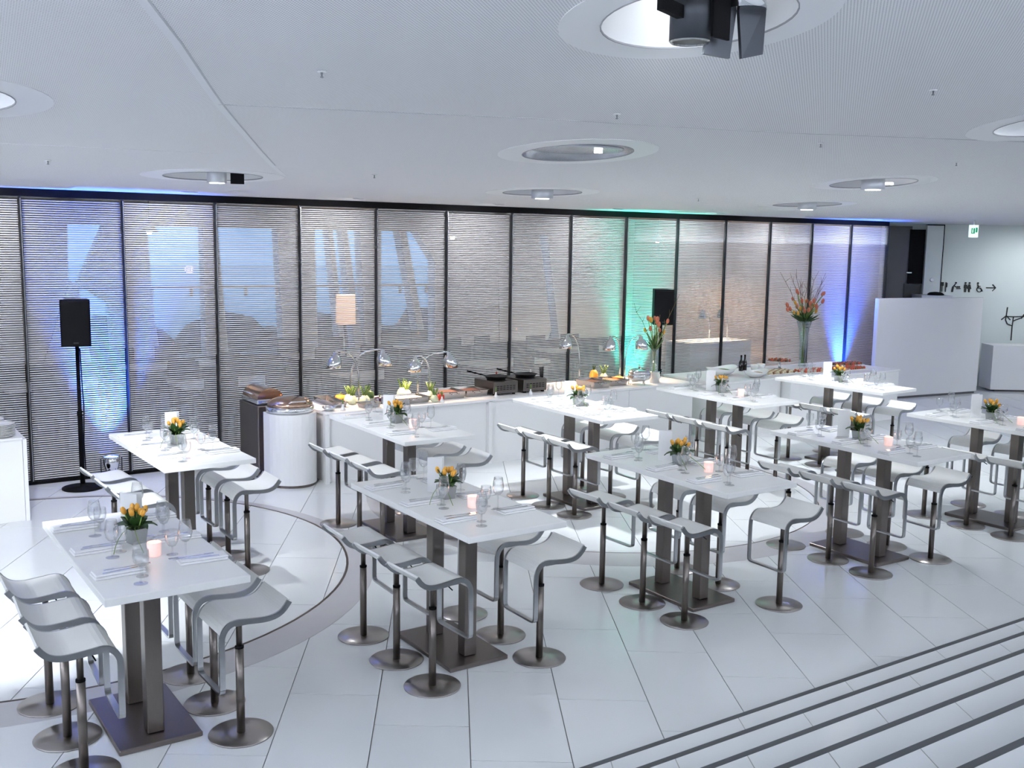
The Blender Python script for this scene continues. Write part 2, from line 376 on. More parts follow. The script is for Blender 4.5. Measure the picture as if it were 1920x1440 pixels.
for i, (x, y, kind, tg, pw) in enumerate(REC):
    z = zc(y); slope = (zc(y+.01)-zc(y-.01))/.02
    if i >= 8 and False: continue
    lab = RECN[i] if i < 8 else {9: 'flat distant ceiling recess with drum beyond the right edge', 15: 'ceiling recess before the pictogram wall'}.get(i, 'round ceiling recess with lamp above the viewer\'s side of the hall')
    t = thing('ceiling_recess', lab, 'ceiling light', (x, y, z), 0, 'round ceiling recesses')
    n = 40; vs = []; fs = []
    for r_, dz in ((RR, -.004), (RO, -.003), (RO, .004), (RR, .004)):
        vs += [(r_*math.cos(2*math.pi*k/n), r_*math.sin(2*math.pi*k/n), zc(y+r_*math.sin(2*math.pi*k/n))-z+dz) for k in range(n)]
    fs = [(a*n+k, a*n+(k+1) % n, ((a+1) % 4)*n+(k+1) % n, ((a+1) % 4)*n+k) for a in range(4) for k in range(n)]
    MB().add(vs, [tuple(reversed(f)) for f in fs], False).build('trim_ring', 'cup_white', t)
    vs = [(RR*math.cos(2*math.pi*k/n), RR*math.sin(2*math.pi*k/n), zc(y+RR*math.sin(2*math.pi*k/n))-z-.004) for k in range(n)]
    dep = .10 if kind in ('lens', 'drum') else .34
    for r_, h in ((.36, dep*.55), (.26, dep*.9), (.10, dep)): vs += [(r_*math.cos(2*math.pi*k/n), r_*math.sin(2*math.pi*k/n), h) for k in range(n)]
    fs = [(a*n+k, (a+1)*n+k, (a+1)*n+(k+1) % n, a*n+(k+1) % n) for a in range(3) for k in range(n)]+[tuple(reversed(range(3*n, 4*n)))]
    MB().add(vs, fs, True).build('reflector_bowl', {'lens': 'cup_mirror', 'drum': 'cup_pale'}.get(kind, 'cup_white'), t)
    MB().add([(r_*math.cos(2*math.pi*k/n), r_*math.sin(2*math.pi*k/n), zc(y+r_*math.sin(2*math.pi*k/n))-z+dz) for r_, dz in ((.397, -.007), (.4025, -.007), (.4025, .0), (.397, .0)) for k in range(n)], [(a*n+(k+1) % n, a*n+k, ((a+1) % 4)*n+k, ((a+1) % 4)*n+(k+1) % n) for a in range(4) for k in range(n)]).build('rim', 'rim_grey', t)
    T = Vector(tg); hd = Vector((tg[0]-x, tg[1]-y, -z)).normalized()
    col = (.90, .945, 1.0)
    if kind == 'twin':
        MB().lathe([(.085, -.10), (.085, .16)], (-.06, -.02, 0), 28).build('spotlight_head', 'lamp_head', t)
        MB().lathe([(.084, -.101), (.078, -.108), (.055, -.06), (.03, -.05)], (-.06, -.02, 0), 28, caps=False).build('reflector', 'chrome', t)
        MB().box((-.2, -.07, .0), (.24, .03, .05), .4).box((.03, -.10, .04), (.12, .012, .26), .2).build('yoke', 'black', t)
        MB().lathe([(.085, .0), (.075, .1)], (.17, -.1, .04), 24).build('spotlight_head', 'chrome', t)
        MB().add([(.02, -.02, -.14), (.14, -.05, -.15), (.16, -.06, .06), (.05, -.04, .08), (.02, -.005, -.14), (.14, -.035, -.15), (.16, -.045, .06), (.05, -.025, .08)],
                 [(0, 1, 2, 3), (7, 6, 5, 4), (0, 4, 5, 1), (1, 5, 6, 2), (2, 6, 7, 3), (3, 7, 4, 0)]).build('barn_door', 'lamp_head', t)
        MB().add([(.18, -.08, -.15), (.26, -.12, -.13), (.27, -.12, .08), (.15, -.08, .05), (.18, -.065, -.15), (.26, -.105, -.13), (.27, -.105, .08), (.15, -.065, .05)],
                 [(0, 1, 2, 3), (7, 6, 5, 4), (0, 4, 5, 1), (1, 5, 6, 2), (2, 6, 7, 3), (3, 7, 4, 0)]).build('barn_door', 'lamp_head', t)
        MB().lathe([(.05, .115), (.05, .12)], (.17, -.1, .03), 16).build('lamp_lens', 'glow', t)
        l = spot('spotlight', (x-.06, y-.02, z-.13), tg+(0,), pw*POW, col, 120, .8, .06, t)
        spot('spotlight', (x+.17, y+.05, z+.02), (x+.1, y+.5, z+.10), 4*POW, col, 130, .6, .04, t)
    elif kind == 'spot':
        MB().lathe([(.08, -.055), (.08, .10)], (.03, .0, 0), 28).build('spotlight_head', 'drum', t)
        MB().lathe([(.06, -.058), (.06, -.056)], (.03, .0, 0), 20).build('lamp_lens', 'glow', t)
        MB().box((.18, -.07, .0), (.11, .02, .12), -.4).build('barn_door', 'black', t)
        spot('spotlight', (x+.03, y, z-.10), tg+(0,), pw*POW, col, 110, .8, .06, t)
    elif kind == 'drum':
        MB().lathe([(.105, -.065), (.11, -.06), (.11, .06)], (0, 0, 0), 28).build('drum_lamp', 'drum', t)
        MB().lathe([(.07, -.068), (.07, -.066)], (0, 0, 0), 20).build('lamp_lens', 'glow', t)
        spot('spotlight', (x, y, z-.11), tg+(0,), pw*POW, col, 84 if pw > 300 else 120, .8, .08, t)
        if i == 4: MB().box((.17, -.05, .0), (.10, .03, .02)).build('side_lamp', 'glow', t)
    elif kind == 'lens':
        MB().lathe([(.30, .012), (.33, .015), (.33, .03)], (0, 0, 0), 36).build('lens_plate', 'cup_mirror', t)
        MB().box((.06, -.16, .0), (.05, .03, .02)).build('side_lamp', 'glow', t)
        spot('spotlight', (x, y, z-.05), tg+(0,), pw*POW, col, 130, .8, .1, t)
    else:
        MB().lathe([(.075, .05), (.075, .22)], (.05, .0, 0), 24).build('spotlight_head', 'lamp_head', t)
        MB().lathe([(.06, .046), (.06, .049)], (.05, .0, 0), 20).build('lamp_lens', 'glow', t)
        spot('spotlight', (x+.05, y, z+.03), tg+(0,), pw*POW, col, 62 if pw > 300 else 130, .7, .07, t)
        spot('spotlight', (x-.2, y+.1, z+.03), (x-.1, y+.1, z+.3), 5*POW, col, 150, .8, .07, t)
# wall-washers in the ceiling in front of the blinds
for i in range(8):
    x = 1.4+i*1.95
    t = thing('wall_washer', 'slim recessed wall-washer in the ceiling before the blinds, %s from the left' % ('first', 'second', 'third', 'fourth', 'fifth', 'sixth', 'seventh', 'eighth')[i], 'ceiling light', (x, 11.1, 3.149), 0, 'wall-washers before the blinds')
    MB().box((0, 0, -.002), (.16, .05, .006)).build('bezel', 'drum', t); MB().box((0, 0, -.0058), (.13, .03, .002)).build('lens', 'wall_grey', t)
    spot('washer_light', (x, 11.1, 3.135), (x, 11.92, 1.9), WASH, (.95, .93, 1), 150, .9, .015, t)
# added fill lights, unseen on the outer walls, raising ambient light via the ceiling
for nm, c, sx_, sy_, rz, lab, e in (('front', (9, -3.86, 3.55), 25, .2, 0, 'long added fill light, unseen on the wall behind the viewer', ADDED_FILL), ('left', (-3.86, 4.2, 2.75), .2, 14, 0, 'long added fill light, unseen along the left wall', ADDED_FILL*.7), ('right', (21.86, 3, 2.75), .2, 12, 0, 'long added fill light, unseen along the right wall', ADDED_FILL*.12)):
    t = thing('added_fill_light', lab, 'added fill light', c)
    MB().box((0, 0, -.03), (sx_, sy_, .02)).build('added_trough', 'wall_white', t)
    al = bpy.data.lights.new('fill_strip', 'AREA'); al.shape = 'RECTANGLE'; al.size = sx_*.98; al.size_y = sy_*.8; al.energy = e; al.color = (.79, .855, 1)
    ao = put('fill_strip', al, t, (0, 0, .0)); ao.rotation_euler = (math.pi, 0, 0)
sp = Proto()
sp.part('rose', MB().lathe([(.018, -.005), (.022, -.003), (.022, .002)], n=14), 'cup_white')
sp.part('sprinkler_head', MB().lathe([(.003, -.030), (.009, -.028), (.009, -.025), (.003, -.022), (.006, -.005)], n=12), 'sprinkler')
SPR = [((2.01, 4.59), 'ceiling sprinkler high up near the left ceiling joint'), ((3.94, 4.79), 'ceiling sprinkler just below the thin joint, centre'), ((5.23, 3.61), 'ceiling sprinkler at upper right beside the large recess'),
       ((5.98, 5.0), 'ceiling sprinkler at right just below the thin ceiling joint'), ((7.9, 5.19), 'ceiling sprinkler at far right above the flat recess'), ((1.43, 8.04), 'ceiling sprinkler at far left above the blue glow'),
       ((3.88, 7.82), 'ceiling sprinkler left of centre above the black beam'), ((8.14, 8.45), 'ceiling sprinkler near the green glow')]
for (x, y), lab in SPR: sp.place('ceiling_sprinkler', lab, 'sprinkler', (x, y, zc(y)-.002), 0, 'ceiling sprinklers')

# ------------------------------------------------------------------ walls of the room
def wallbox(name, c, d, m, lab): return struct(MB().box(c, d).build(name, m), lab, 'wall')
wallbox('wall_left', (-4.05, 4.1, 3.0), (.1, 16.2, 6.2), 'wall_white', 'plain white side wall at the left of the hall')
wallbox('wall_front', (9, -4.05, 3.0), (26.2, .1, 6.2), 'wall_white', 'plain white wall behind the viewer')
wallbox('wall_right', (22.05, 4.1, 3.0), (.1, 16.2, 6.2), 'wall_white', 'plain white side wall at the right of the hall')
X0, JS = 1.8246, 1.02524
beam = MB().box(((-4+X0+14*JS)/2, WY+.02, 3.11), (X0+14*JS+4, .14, .082)).build('trim_1', 'black')
struct(beam, 'black beam running along the top of the blinds', 'beam')
kick = MB().box(((-4+X0+14*JS)/2, WY+.03, .02), (X0+14*JS+4, .10, .04)).build('trim_2', 'black')
struct(kick, 'black sill along the foot of the glazed partition', 'sill')
wallbox('wall_back', ((-4+X0-2*JS)/2, WY+.05, 1.53), (X0-2*JS+4, .1, 3.06), 'wall_white', 'white end piece of the partition at far left')
PIT_S, NS = .0240, 125
slm = MB()
for k in range(NS):
    z = .054+k*PIT_S
    pr = [(-.002, -.0068), (-.0055, -.0038), (-.0065, .0), (-.0055, .0038), (-.002, .0068), (.001, .0)]
    L = JS/2-.021; n = len(pr)
    vs = [(-L, a, z+b) for a, b in pr]+[(L, a, z+b) for a, b in pr]
    slm.add(vs, [tuple(range(n)), tuple(reversed(range(n, 2*n)))]+[(i, n+i, n+(i+1) % n, (i+1) % n) for i in range(n)])
slat_me = slm.mesh('blind_slats', 'slat')
mull_me = MB().box((0, 0, 1.555), (.022, .05, 3.03)).mesh('mullion', 'mullion')
rail_me = MB().box((0, -.012, 1.55), (.006, .012, 3.0)).mesh('bright_strip', 'strap')
pane_me = MB().box((0, 0, 1.555), (JS-.03, .006, 3.03)).mesh('glass_pane', 'pane')
ORD = ['first', 'second', 'third', 'fourth', 'fifth', 'sixth', 'seventh', 'eighth', 'ninth', 'tenth', 'eleventh', 'twelfth', 'thirteenth', 'fourteenth', 'fifteenth', 'sixteenth']
for i in range(-1, 14):
    cx = X0+(i+.5)*JS
    w = put('window_%d' % (i+2), None, None, (cx, WY, 0))
    lab = 'glazed blind panel cut by the left edge of the picture' if i < 0 else '%s full-width glazed panel of horizontal blinds from the left' % ORD[i]
    struct(w, lab, 'window')
    put('blind_slats', slat_me, w, (0, .0, 0))['kind'] = 'stuff'
    put('glass_pane', pane_me, w, (0, -.045, 0))
    put('mullion', mull_me, w, (-JS/2, -.03, 0))
    put('edge_strip', rail_me, w, (-JS/2, -.050, 0))
    if i == 13: put('mullion', mull_me, w, (JS/2, -.03, 0))

# ------------------------------------------------------------------ room behind the blinds
fl = MB().box((9, 15.8, -.06), (26, 7.6, .10)).build('floor', 'wood_floor'); struct(fl, 'dark wooden floor of the dining room behind the blinds', 'floor')
cl = MB().box((9, 15.75, 3.24), (26, 7.5, .1)).build('ceiling', 'wall_white'); struct(cl, 'white ceiling of the dining room behind the blinds', 'ceiling')
FY = 19.0
far = put('wall_far', None, None, (0, FY, 0)); struct(far, 'far white wall with slanting columns and dusk-blue windows behind the blinds', 'wall')
MB().box((9, .15, 3.03), (26, .3, .36)).build('lintel', 'wall_white', far)
def pillar(poly): MB().frame_prism(poly, (0, 0, 0), Vector((1, 0, 0)), Vector((0, 0, 1)), Vector((0, 1, 0)), .3).build('slanting_column', 'wall_white', far)
H = 2.86
for q in ([(-4, 0), (3.0, 0), (3.62, 1.9), (3.64, H), (-4, H)], [(3.0, 0), (4.0, 0), (3.78, 1.8), (3.66, 1.9)], [(4.35, 0), (5.2, 0), (5.05, 1.19), (4.96, H), (4.24, H), (3.78, 1.85), (4.28, 1.5)],
          [(5.97, 0), (6.42, 0), (6.34, 1.2), (6.23, H), (5.96, H)], [(7.5, 0), (8.2, 0), (8.14, H), (7.38, H)], [(8.72, 0), (8.84, 0), (8.52, H), (8.43, H)], [(9.05, 0), (9.25, 0), (8.83, H), (8.72, H)],
          [(9.25, 0), (9.58, 0), (9.58, H), (9.11, H)], [(10.6, 0), (10.75, 0), (10.15, H), (9.99, H)], [(10.84, 0), (12.46, 0), (12.42, 2.14), (11.81, 2.37), (11.6, H), (10.4, H), (10.83, 2.25)],
          [(12.46, 1.2), (12.5, 0), (13.6, 0), (13.88, .7), (13.51, H), (11.6, H), (11.81, 2.37), (12.42, 2.14)], [(14.2, 0), (22, 0), (22, H), (13.72, H), (14.08, .7)]): pillar(q)
MB().box((9, .1, .25), (26, .5, .5)).build('window_sill', 'chair_dark', far)
MB().tube([(3.6, -.4, 1.79), (11.2, -.4, 1.78)], .03).build('rail', 'drum', far)
for x in (4.9, 5.6, 6.6, 7.2, 8.4, 9.0, 9.8, 10.4):
    MB().lathe([(.035, -.08), (.035, .06)], (x, -.4, 1.70), 10).build('track_spot', 'drum', far)
MB().box((9, .34, 1.43), (26, .01, 2.86)).build('glass_pane', 'pane', far)
wallbox('wall_side', (-4.05, 15.6, 1.55), (.1, 7.4, 3.3), 'wall_white', 'left wall of the dining room behind the blinds')
wallbox('wall_end', (16.30, 15.53, 1.55), (.1, 6.9, 3.3), 'pink_wall', 'warm lit end wall of the dining room behind the blinds')
mat('lake', (.05, .10, .18), .12)
struct(MB().box((12, 96, -2.05), (400, 150, .1)).build('ground_lake', 'lake'), 'calm blue water at dusk outside the far windows', 'water')
hl = MB(); hrn = random.Random(4)
hl.frame_prism([(-8, -.3)]+[(-8+k*.28, .72+.22*math.sin(k*.7)+.16*math.sin(k*1.9+1)+hrn.uniform(-.08, .10)) for k in range(120)]+[(25.6, -.3)], (0, 22, 0), Vector((1, 0, 0)), Vector((0, 0, 1)), Vector((0, 1, 0)), 1.2)
tag(hl.build('terrace_hedge', 'hill'), 'dark uneven hedge outside the far windows', 'hedge')
struct(MB().box((9, 22, -.35), (40, 5.5, .1)).build('ground_terrace', 'wall_grey'), 'dark terrace outside the far windows', 'terrace')
# furniture of the dining room
tb = Proto(); tb.part('tabletop', MB().box((0, 0, .735), (1.5, .75, .03), 0, .008), 'tabletop')
for sx_ in (-1, 1):
    for sy_ in (-1, 1): tb.part('leg', MB().box((sx_*.66, sy_*.31, .36), (.05, .05, .72)), 'steel')
chp = Proto(); chp.part('seat', MB().box((0, 0, .45), (.44, .44, .05), 0, .02), 'chair_dark'); chp.part('backrest', MB().box((0, .2, .74), (.44, .04, .42), 0, .015), 'chair_dark')
for sx_ in (-1, 1):
    for sy_ in (-1, 1): chp.part('leg', MB().box((sx_*.18, sy_*.18, .22), (.03, .03, .44)), 'chair_dark')
BT = [(4.6, 13.6), (6.9, 13.5), (4.5, 15.9), (7.2, 16.2), (9.3, 13.9), (9.6, 16.8), (11.6, 15.0), (2.6, 14.4)]
for i, (x, y) in enumerate(BT):
    tb.place('dining_table', 'white dining table dimly seen behind the blinds, %s from the left' % ORD[sorted(b[0] for b in BT).index(x)], 'table', (x, y, 0), .15*(i % 3), 'tables behind the blinds')
    for j, (dx, dy, rz) in enumerate(((-.4, -.6, math.pi), (.4, -.6, math.pi), (-.4, .62, 0), (.4, .62, 0))):
        a = .15*(i % 3); ox, oy = dx*math.cos(a)-dy*math.sin(a), dx*math.sin(a)+dy*math.cos(a)
        chp.place('dining_chair', 'dark dining chair at a table behind the blinds', 'chair', (x+ox, y+oy, 0), rz+a, 'dark chairs behind the blinds')
lt = thing('floor_lamp', 'floor lamp with glowing square shade seen through the blinds', 'lamp', (7.03, 15.2, 0))
MB().lathe([(.14, 0), (.14, .02), (.02, .03), (.012, .05), (.012, 1.36)], n=16).build('pole', 'dark_metal', lt)
MB().lathe([(.16, 1.34), (.15, 1.80)], n=20).build('lamp_shade', 'shade_lit', lt)
pl = bpy.data.lights.new('lamp_bulb', 'POINT'); pl.energy = 12; pl.color = (1, .65, .4); pl.shadow_soft_size = .1
po = put('lamp_bulb', pl, lt, (0, 0, 1.95))
bk = MB().box((0, 0, .39), (1.7, .7, .78), 0, .01).build('side_counter', 'lacquer', None, (14.9, 15.0, 0)); tag(bk, 'white warm-lit serving counter seen through the right blinds', 'counter')
for x, y in ((14.6, 14.9), (15.2, 15.0)):
    t = thing('heat_lamp', 'chrome heat lamp on the counter behind the blinds, %s one' % ('left' if x < 15 else 'right'), 'lamp', (x, y, .78), 0, 'heat lamps behind the blinds')
    MB().tube([(.2, 0, 0), (.2, 0, .4), (.17, 0, .52), (.1, 0, .6), (.02, 0, .6)], .012).build('arm', 'chrome', t)
    MB().lathe([(.03, .62), (.06, .56), (.09, .45)], n=16, caps=False).build('lamp_shade', 'chrome', t)
    MB().lathe([(.04, .47), (.04, .5)], n=12).build('bulb', 'warm_glow', t)
    spot('lamp_light', (x, y, 1.22), (x, y, 0), 70, (1, .75, .5), 130, .5, .04, t)
# dim pendant light of the dining room
for i, (x, y) in enumerate(((4, 15.2), (9, 15.2), (14.5, 16.2))):
    t = thing('pendant_lamp', 'pendant lamp on the ceiling behind the blinds, %s from the left' % ORD[i], 'lamp', (x, y, 3.19), 0, 'pendant lamps behind the blinds')
    MB().lathe([(.004, -.3), (.004, 0)], n=6).build('cord', 'black', t); MB().lathe([(.12, -.45), (.04, -.32), (.03, -.3)], n=20).build('lamp_shade', 'drum', t)
    MB().ball((0, 0, -.45), .04).build('bulb', 'warm_glow', t)
    spot('lamp_light', (x, y, 2.68), (x, y, 0), 14 if i < 2 else 190, (1, .74, .52), 150, .5, .06, t)

# ------------------------------------------------------------------ far right: wall with pictograms, door, panel
n2 = Vector((math.sin(YAW), math.cos(YAW), 0)); e2 = Vector((math.cos(YAW), -math.sin(YAW), 0)); EZ = Vector((0, 0, 1))
def fr(depth, lat, z=0): return n2*depth+e2*lat+EZ*z       # depth along the horizontal view direction, lateral offset
def fbox(d0, d1, l0, l1, z0, z1):
    m = MB().box(((l0+l1)/2, (d0+d1)/2, (z0+z1)/2), (l1-l0, d1-d0, z1-z0))
    m.v = [tuple(fr(v[1], v[0], v[2])) for v in m.v]; return m
DW = 20.3
struct(fbox(DW, DW+.1, 6.0, 14, 0, 3.149).build('wall_icons', 'wall_pale'), 'pale wall with black pictograms at the far right', 'wall')
struct(fbox(DW-.06, DW-.005, 7.05, 7.70, 0, 3.10).build('wall_recess', 'wall_grey'), 'dark grey wall strip beside the end of the blinds', 'wall')
dr = fbox(DW-.09, DW-.065, 7.66, 7.95, 2.0, 3.04).build('door_1', 'black'); struct(dr, 'black glazed door leaf beside the pale panel', 'door')
db = fbox(DW-.085, DW-.065, 7.60, 7.93, 0.0, 1.995).build('door_2', 'mullion'); struct(db, 'dark lower door leaf beside the pale panel', 'door')
fbox(DW-.115, DW-.09, 7.62, 7.72, 2.20, 2.22).build('door_handle', 'chrome', dr)
fp = fbox(DW-.16, DW-.10, 7.95, 8.27, 0, 3.13).build('pale_panel', 'wall_pale'); tag(fp, 'tall pale door panel beside the black glazed door', 'panel')
fbox(DW-.165, DW-.10, 8.27, 8.285, 0, 3.13).build('dark_edge', 'black', fp); fbox(DW-.165, DW-.10, 7.95, 8.285, 3.12, 3.14).build('dark_edge', 'black', fp)
pc = fr(DW-.165, 8.10, 2.08); fk = MB().lathe([(.035, 0), (.03, .01)], tuple(pc), 14, axis=-n2).build('door_knob', 'drum', fp)
pnl = thing('screen_panel', 'large freestanding white screen panel beyond the dessert counter', 'panel', (16.6, 11.25, 0))
A = Vector((15.42, 11.47, 0)); B = Vector((18.02, 11.12, 0)); d = (B-A); L = d.length; ang = math.atan2(d.y, d.x)
MB().box((0, 0, .02), (L-.1, .06, .04)).build('plinth', 'wall_grey', pnl, ((A.x+B.x)/2-16.6, (A.y+B.y)/2-11.25, 0), ang)
MB().box((0, 0, .92), (L, .09, 1.76), 0, .006).build('panel_board', 'lacquer', pnl, ((A.x+B.x)/2-16.6, (A.y+B.y)/2-11.25, 0), ang)
lc = thing('low_counter', 'low white counter against the pictogram wall at far right', 'counter', tuple(fr(19.75, 11)))
m = fbox(19.5, 20.0, 9.1, 12.9, .04, .88); m.v = [tuple(Vector(v)-fr(19.75, 11)) for v in m.v]; m.build('body', 'lacquer', lc)
m = fbox(19.55, 19.95, 9.2, 12.8, 0, .04); m.v = [tuple(Vector(v)-fr(19.75, 11)) for v in m.v]; m.build('plinth', 'wall_grey', lc)
bxg = fbox(19.6, 20.1, 7.72, 8.30, .0, 1.80).build('grey_cabinet', 'drum'); tag(bxg, 'grey cabinet top showing above the white screen panel', 'cabinet')
c_ = fr(19.85, 8.08, 1.801); hb = MB().lathe([(.15, 0), (.15, .02), (.11, .05), (.03, .06)], n=20).build('black_bag', 'black', None, tuple(c_)); tag(hb, 'black rounded case lying on the grey cabinet', 'bag')
# pictograms: outlines in (lateral, z) about a centre
mat('ink', (.02, .022, .02), .6)
def strokes(lat, z, segs, w, name, lab):
    m = MB()
    for s in segs:
        if s[0] == 'o':
            _, cx, cz, r_ = s; m.lathe([(r_, 0), (r_, .012)], tuple(fr(DW-.002, lat+cx, z+cz)), 16, axis=-n2, smooth=False)
        elif s[0] == 'p':
            m.frame_prism(s[1], fr(DW-.002, lat, z), e2, EZ, -n2, .012)
        else:
            for a, b in zip(s[:-1], s[1:]):
                a, b = Vector(a), Vector(b); t = (b-a).normalized(); nn = Vector((-t.y, t.x))*w/2; t *= w*.3
                m.frame_prism([tuple(a-t+nn), tuple(a-t-nn), tuple(b+t-nn), tuple(b+t+nn)], fr(DW-.002, lat, z), e2, EZ, -n2, .012)
    return tag(m.build(name, 'ink'), lab, 'sign', 'pictograms on the far wall')
def lat(px): return (px-960)/FPX*DW
zi = 1.95
strokes(lat(1763), zi-.01, [[(-.035, -.09), (-.035, .09)], [(-.055, .03), (-.055, .09)], [(-.015, .03), (-.015, .09)], [(-.055, .03), (-.015, .03)], [(.035, -.09), (.035, .09)], ('p', [(.035, -.01), (.065, .0), (.065, .08), (.035, .09)])], .016, 'pictogram', 'black fork and knife pictogram on the pale wall')
strokes(lat(1785), zi-.01, [('o', 0.0, .085, .018), [(-.07, -.09), (-.06, .0), (-.01, .06)], [(-.04, .03), (.02, .0), (.08, .0)], [(.02, -.025), (.09, -.025)], [(.03, .012), (.08, .012)], [(-.055, -.09), (-.045, 0)]], .018, 'pictogram', 'black baby-changing pictogram on the pale wall')
strokes(lat(1807), zi-.01, [('o', -.04, .085, .018), ('o', .035, .085, .018), [(-.04, .06), (-.04, -.09)], [(-.06, .05), (-.065, -.01)], [(-.02, .05), (-.015, -.01)], [(-.052, .05), (-.05, -.09)], [(-.028, .05), (-.03, -.09)], ('p', [(.02, .06), (.05, .06), (.075, -.03), (-.005, -.03)]), [(.027, -.03), (.027, -.09)], [(.045, -.03), (.045, -.09)]], .012, 'pictogram', 'black man and woman toilet pictogram on the pale wall')
arc = [(.005+.05*math.cos(R(a)), -.035+.05*math.sin(R(a))) for a in range(100, 361, 20)]
strokes(lat(1829), zi-.01, [('o', -.03, .085, .018), [(-.03, .06), (-.02, -.01), (.03, -.01), (.05, -.07), (.07, -.065)], [(-.028, .03), (.02, .025)], arc], .015, 'pictogram', 'black wheelchair pictogram on the pale wall')
strokes(lat(1851), zi-.01, [[(-.09, 0), (.085, 0)], [(.03, .06), (.09, 0), (.03, -.06)]], .016, 'pictogram', 'black arrow pointing right on the pale wall')
zt = 1.30
w = strokes(lat(1899), zt, [[(-.03, -.38), (-.03, -.12), (-.02, .08)], [(-.03, -.1), (-.13, -.06), (-.17, .02), (-.16, .1)], [(-.02, .0), (.14, .06), (.2, .15)], [(-.16, .1), (-.15, .26)], [(-.16, .1), (-.25, .02)], [(-.16, .1), (-.08, .02)], [(-.02, .08), (-.16, .085)], [(-.02, .08), (.2, .09)], [(.2, .15), (.14, .05)], [(.2, .15), (.2, .28)], [(.2, .15), (.28, .06)]], .018, 'wall_drawing', 'thin black branching windmill figure at the far right wall')
w['category'] = 'wall figure'; del w['group']
ex = thing('exit_sign', 'green and white emergency exit sign hanging from the ceiling', 'sign', tuple(fr(17.0, 7.46, 3.13)))
def exb(d0, d1, l0, l1, z0, z1, name, m_, par):
    m = fbox(17+d0, 17+d1, 7.46+l0, 7.46+l1, 3.13+z0, 3.13+z1); m.v = [tuple(Vector(v)-fr(17.0, 7.46, 3.13)) for v in m.v]; return m.build(name, m_, par)
exb(-.01, .01, -.01, .01, -.06, .02, 'hanger', 'drum', ex)
eb = exb(-.03, .03, -.065, .065, -.26, -.06, 'sign_box', 'sign_white', ex)
exb(-.036, -.031, -.05, .01, -.20, -.11, 'running_figure_field', 'sign_green', ex)
exb(-.042, -.037, -.035, -.02, -.185, -.135, 'running_figure', 'sign_white', ex); exb(-.042, -.037, -.030, -.018, -.13, -.118, 'figure_head', 'sign_white', ex)
exb(-.036, -.031, .02, .05, -.18, -.10, 'arrow_field', 'sign_green', ex)

# ------------------------------------------------------------------ bar stools
# local frame: +x away from the table (back lip), -x towards the table (foot loop)
def bez(p, n=6):
    out = []
    for a, b, c in p:
        for i in range(n):
            t = i/n; out.append(((1-t)**2*a[0]+2*t*(1-t)*b[0]+t*t*c[0], (1-t)**2*a[1]+2*t*(1-t)*b[1]+t*t*c[1]))
    out.append(p[-1][2]); return out
prof = bez([((.215, .772), (.185, .725), (.155, .712)), ((.155, .712), (.12, .695), (.06, .698)), ((.06, .698), (0, .702), (-.06, .710)), ((-.06, .710), (-.135, .716), (-.155, .640))], 6)
strap_prof = [(x, z-.008) for x, z in prof]+[(-.157, .60), (-.157, .50), (-.157, .40), (-.157, .352)]
stool = Proto()
seat_prof = [(x, z+.001) for x, z in prof]
sm_ = MB().ribbon(seat_prof, -.169, .169, .012)
stool.part('seat', sm_, 'seat')
for s in (-1, 1):
    stool.part('side_strap', MB().ribbon(strap_prof, s*.176-.006, s*.176+.006, .030), 'strap')
# foot bar joining the straps, rounded corners in the y-z plane
fbm = MB(); cr = [(-.176, .352), (-.172, .337), (-.160, .328), (-.14, .325), (0, .325), (.14, .325), (.160, .328), (.172, .337), (.176, .352)]
vs = []
for i, (y, z) in enumerate(cr):
    a = Vector(cr[max(0, i-1)]); b = Vector(cr[min(len(cr)-1, i+1)]); t = (b-a).normalized(); nn = Vector((-t.y, t.x))*.006
    vs += [(-.172, y+nn.x, z+nn.y), (-.142, y+nn.x, z+nn.y), (-.142, y-nn.x, z-nn.y), (-.172, y-nn.x, z-nn.y)]
fbm.add(vs, [(i*4+k, (i+1)*4+k, (i+1)*4+(k+1) % 4, i*4+(k+1) % 4) for i in range(len(cr)-1) for k in range(4)]+[(0, 1, 2, 3), tuple(len(vs)-1-k for k in range(4))])
stool.part('foot_bar', fbm, 'strap')
stool.part('base_disc', MB().lathe([(.150, 0), (.172, .001), (.174, .006), (.172, .009), (.03, .011)], n=40), 'disc')
stool.part('post', MB().lathe([(.0225, .010), (.0225, .49)], n=18), 'steel', sub=[('collar', MB().lathe([(.024, .488), (.024, .500), (.018, .502)], n=18).mesh('collar', 'black'), (0, 0, 0), 0)])
stool.part('piston', MB().lathe([(.0165, .49), (.0165, .665), (.035, .69)], n=16), 'steel')
stool.part('seat_bracket', MB().box((.0, 0, .683), (.16, .345, .010)), 'strap')
stool.part('lift_lever', MB().tube([(.0, .01, .665), (-.04, .10, .655), (-.05, .14, .635)], .004, 6), 'black')

# ------------------------------------------------------------------ tables
tableP = Proto()
tableP.part('tabletop', MB().box((0, 0, .981), (.70, 1.571, .038), 0, .003), 'tabletop')
for s in (-1, 1): tableP.part('column', MB().box((0, s*.21, .497), (.088, .088, .93), 0, .004), 'steel')
tableP.part('mounting_plate', MB().box((0, 0, .957), (.34, .7, .010)), 'dark_metal')
tableP.part('base_plate', MB().box((0, 0, .015), (.435, .73, .03), 0, .005), 'plate_steel')
TBL = [((1.378, 5.664), 'first front-row table', 0), ((3.364, 5.666), 'second front-row table', 0), ((5.427, 5.658), 'third front-row table', 0), ((7.533, 5.633), 'fourth front-row table', -.02), ((9.60, 5.65), 'fifth front-row table', 0),
       ((2.371, 8.33), 'first back-row table', .02), ((4.389, 8.35), 'second back-row table', -.01), ((6.522, 8.358), 'third back-row table', -.01), ((8.562, 8.33), 'fourth back-row table', -.01), ((10.60, 8.30), 'fifth back-row table', .06)]
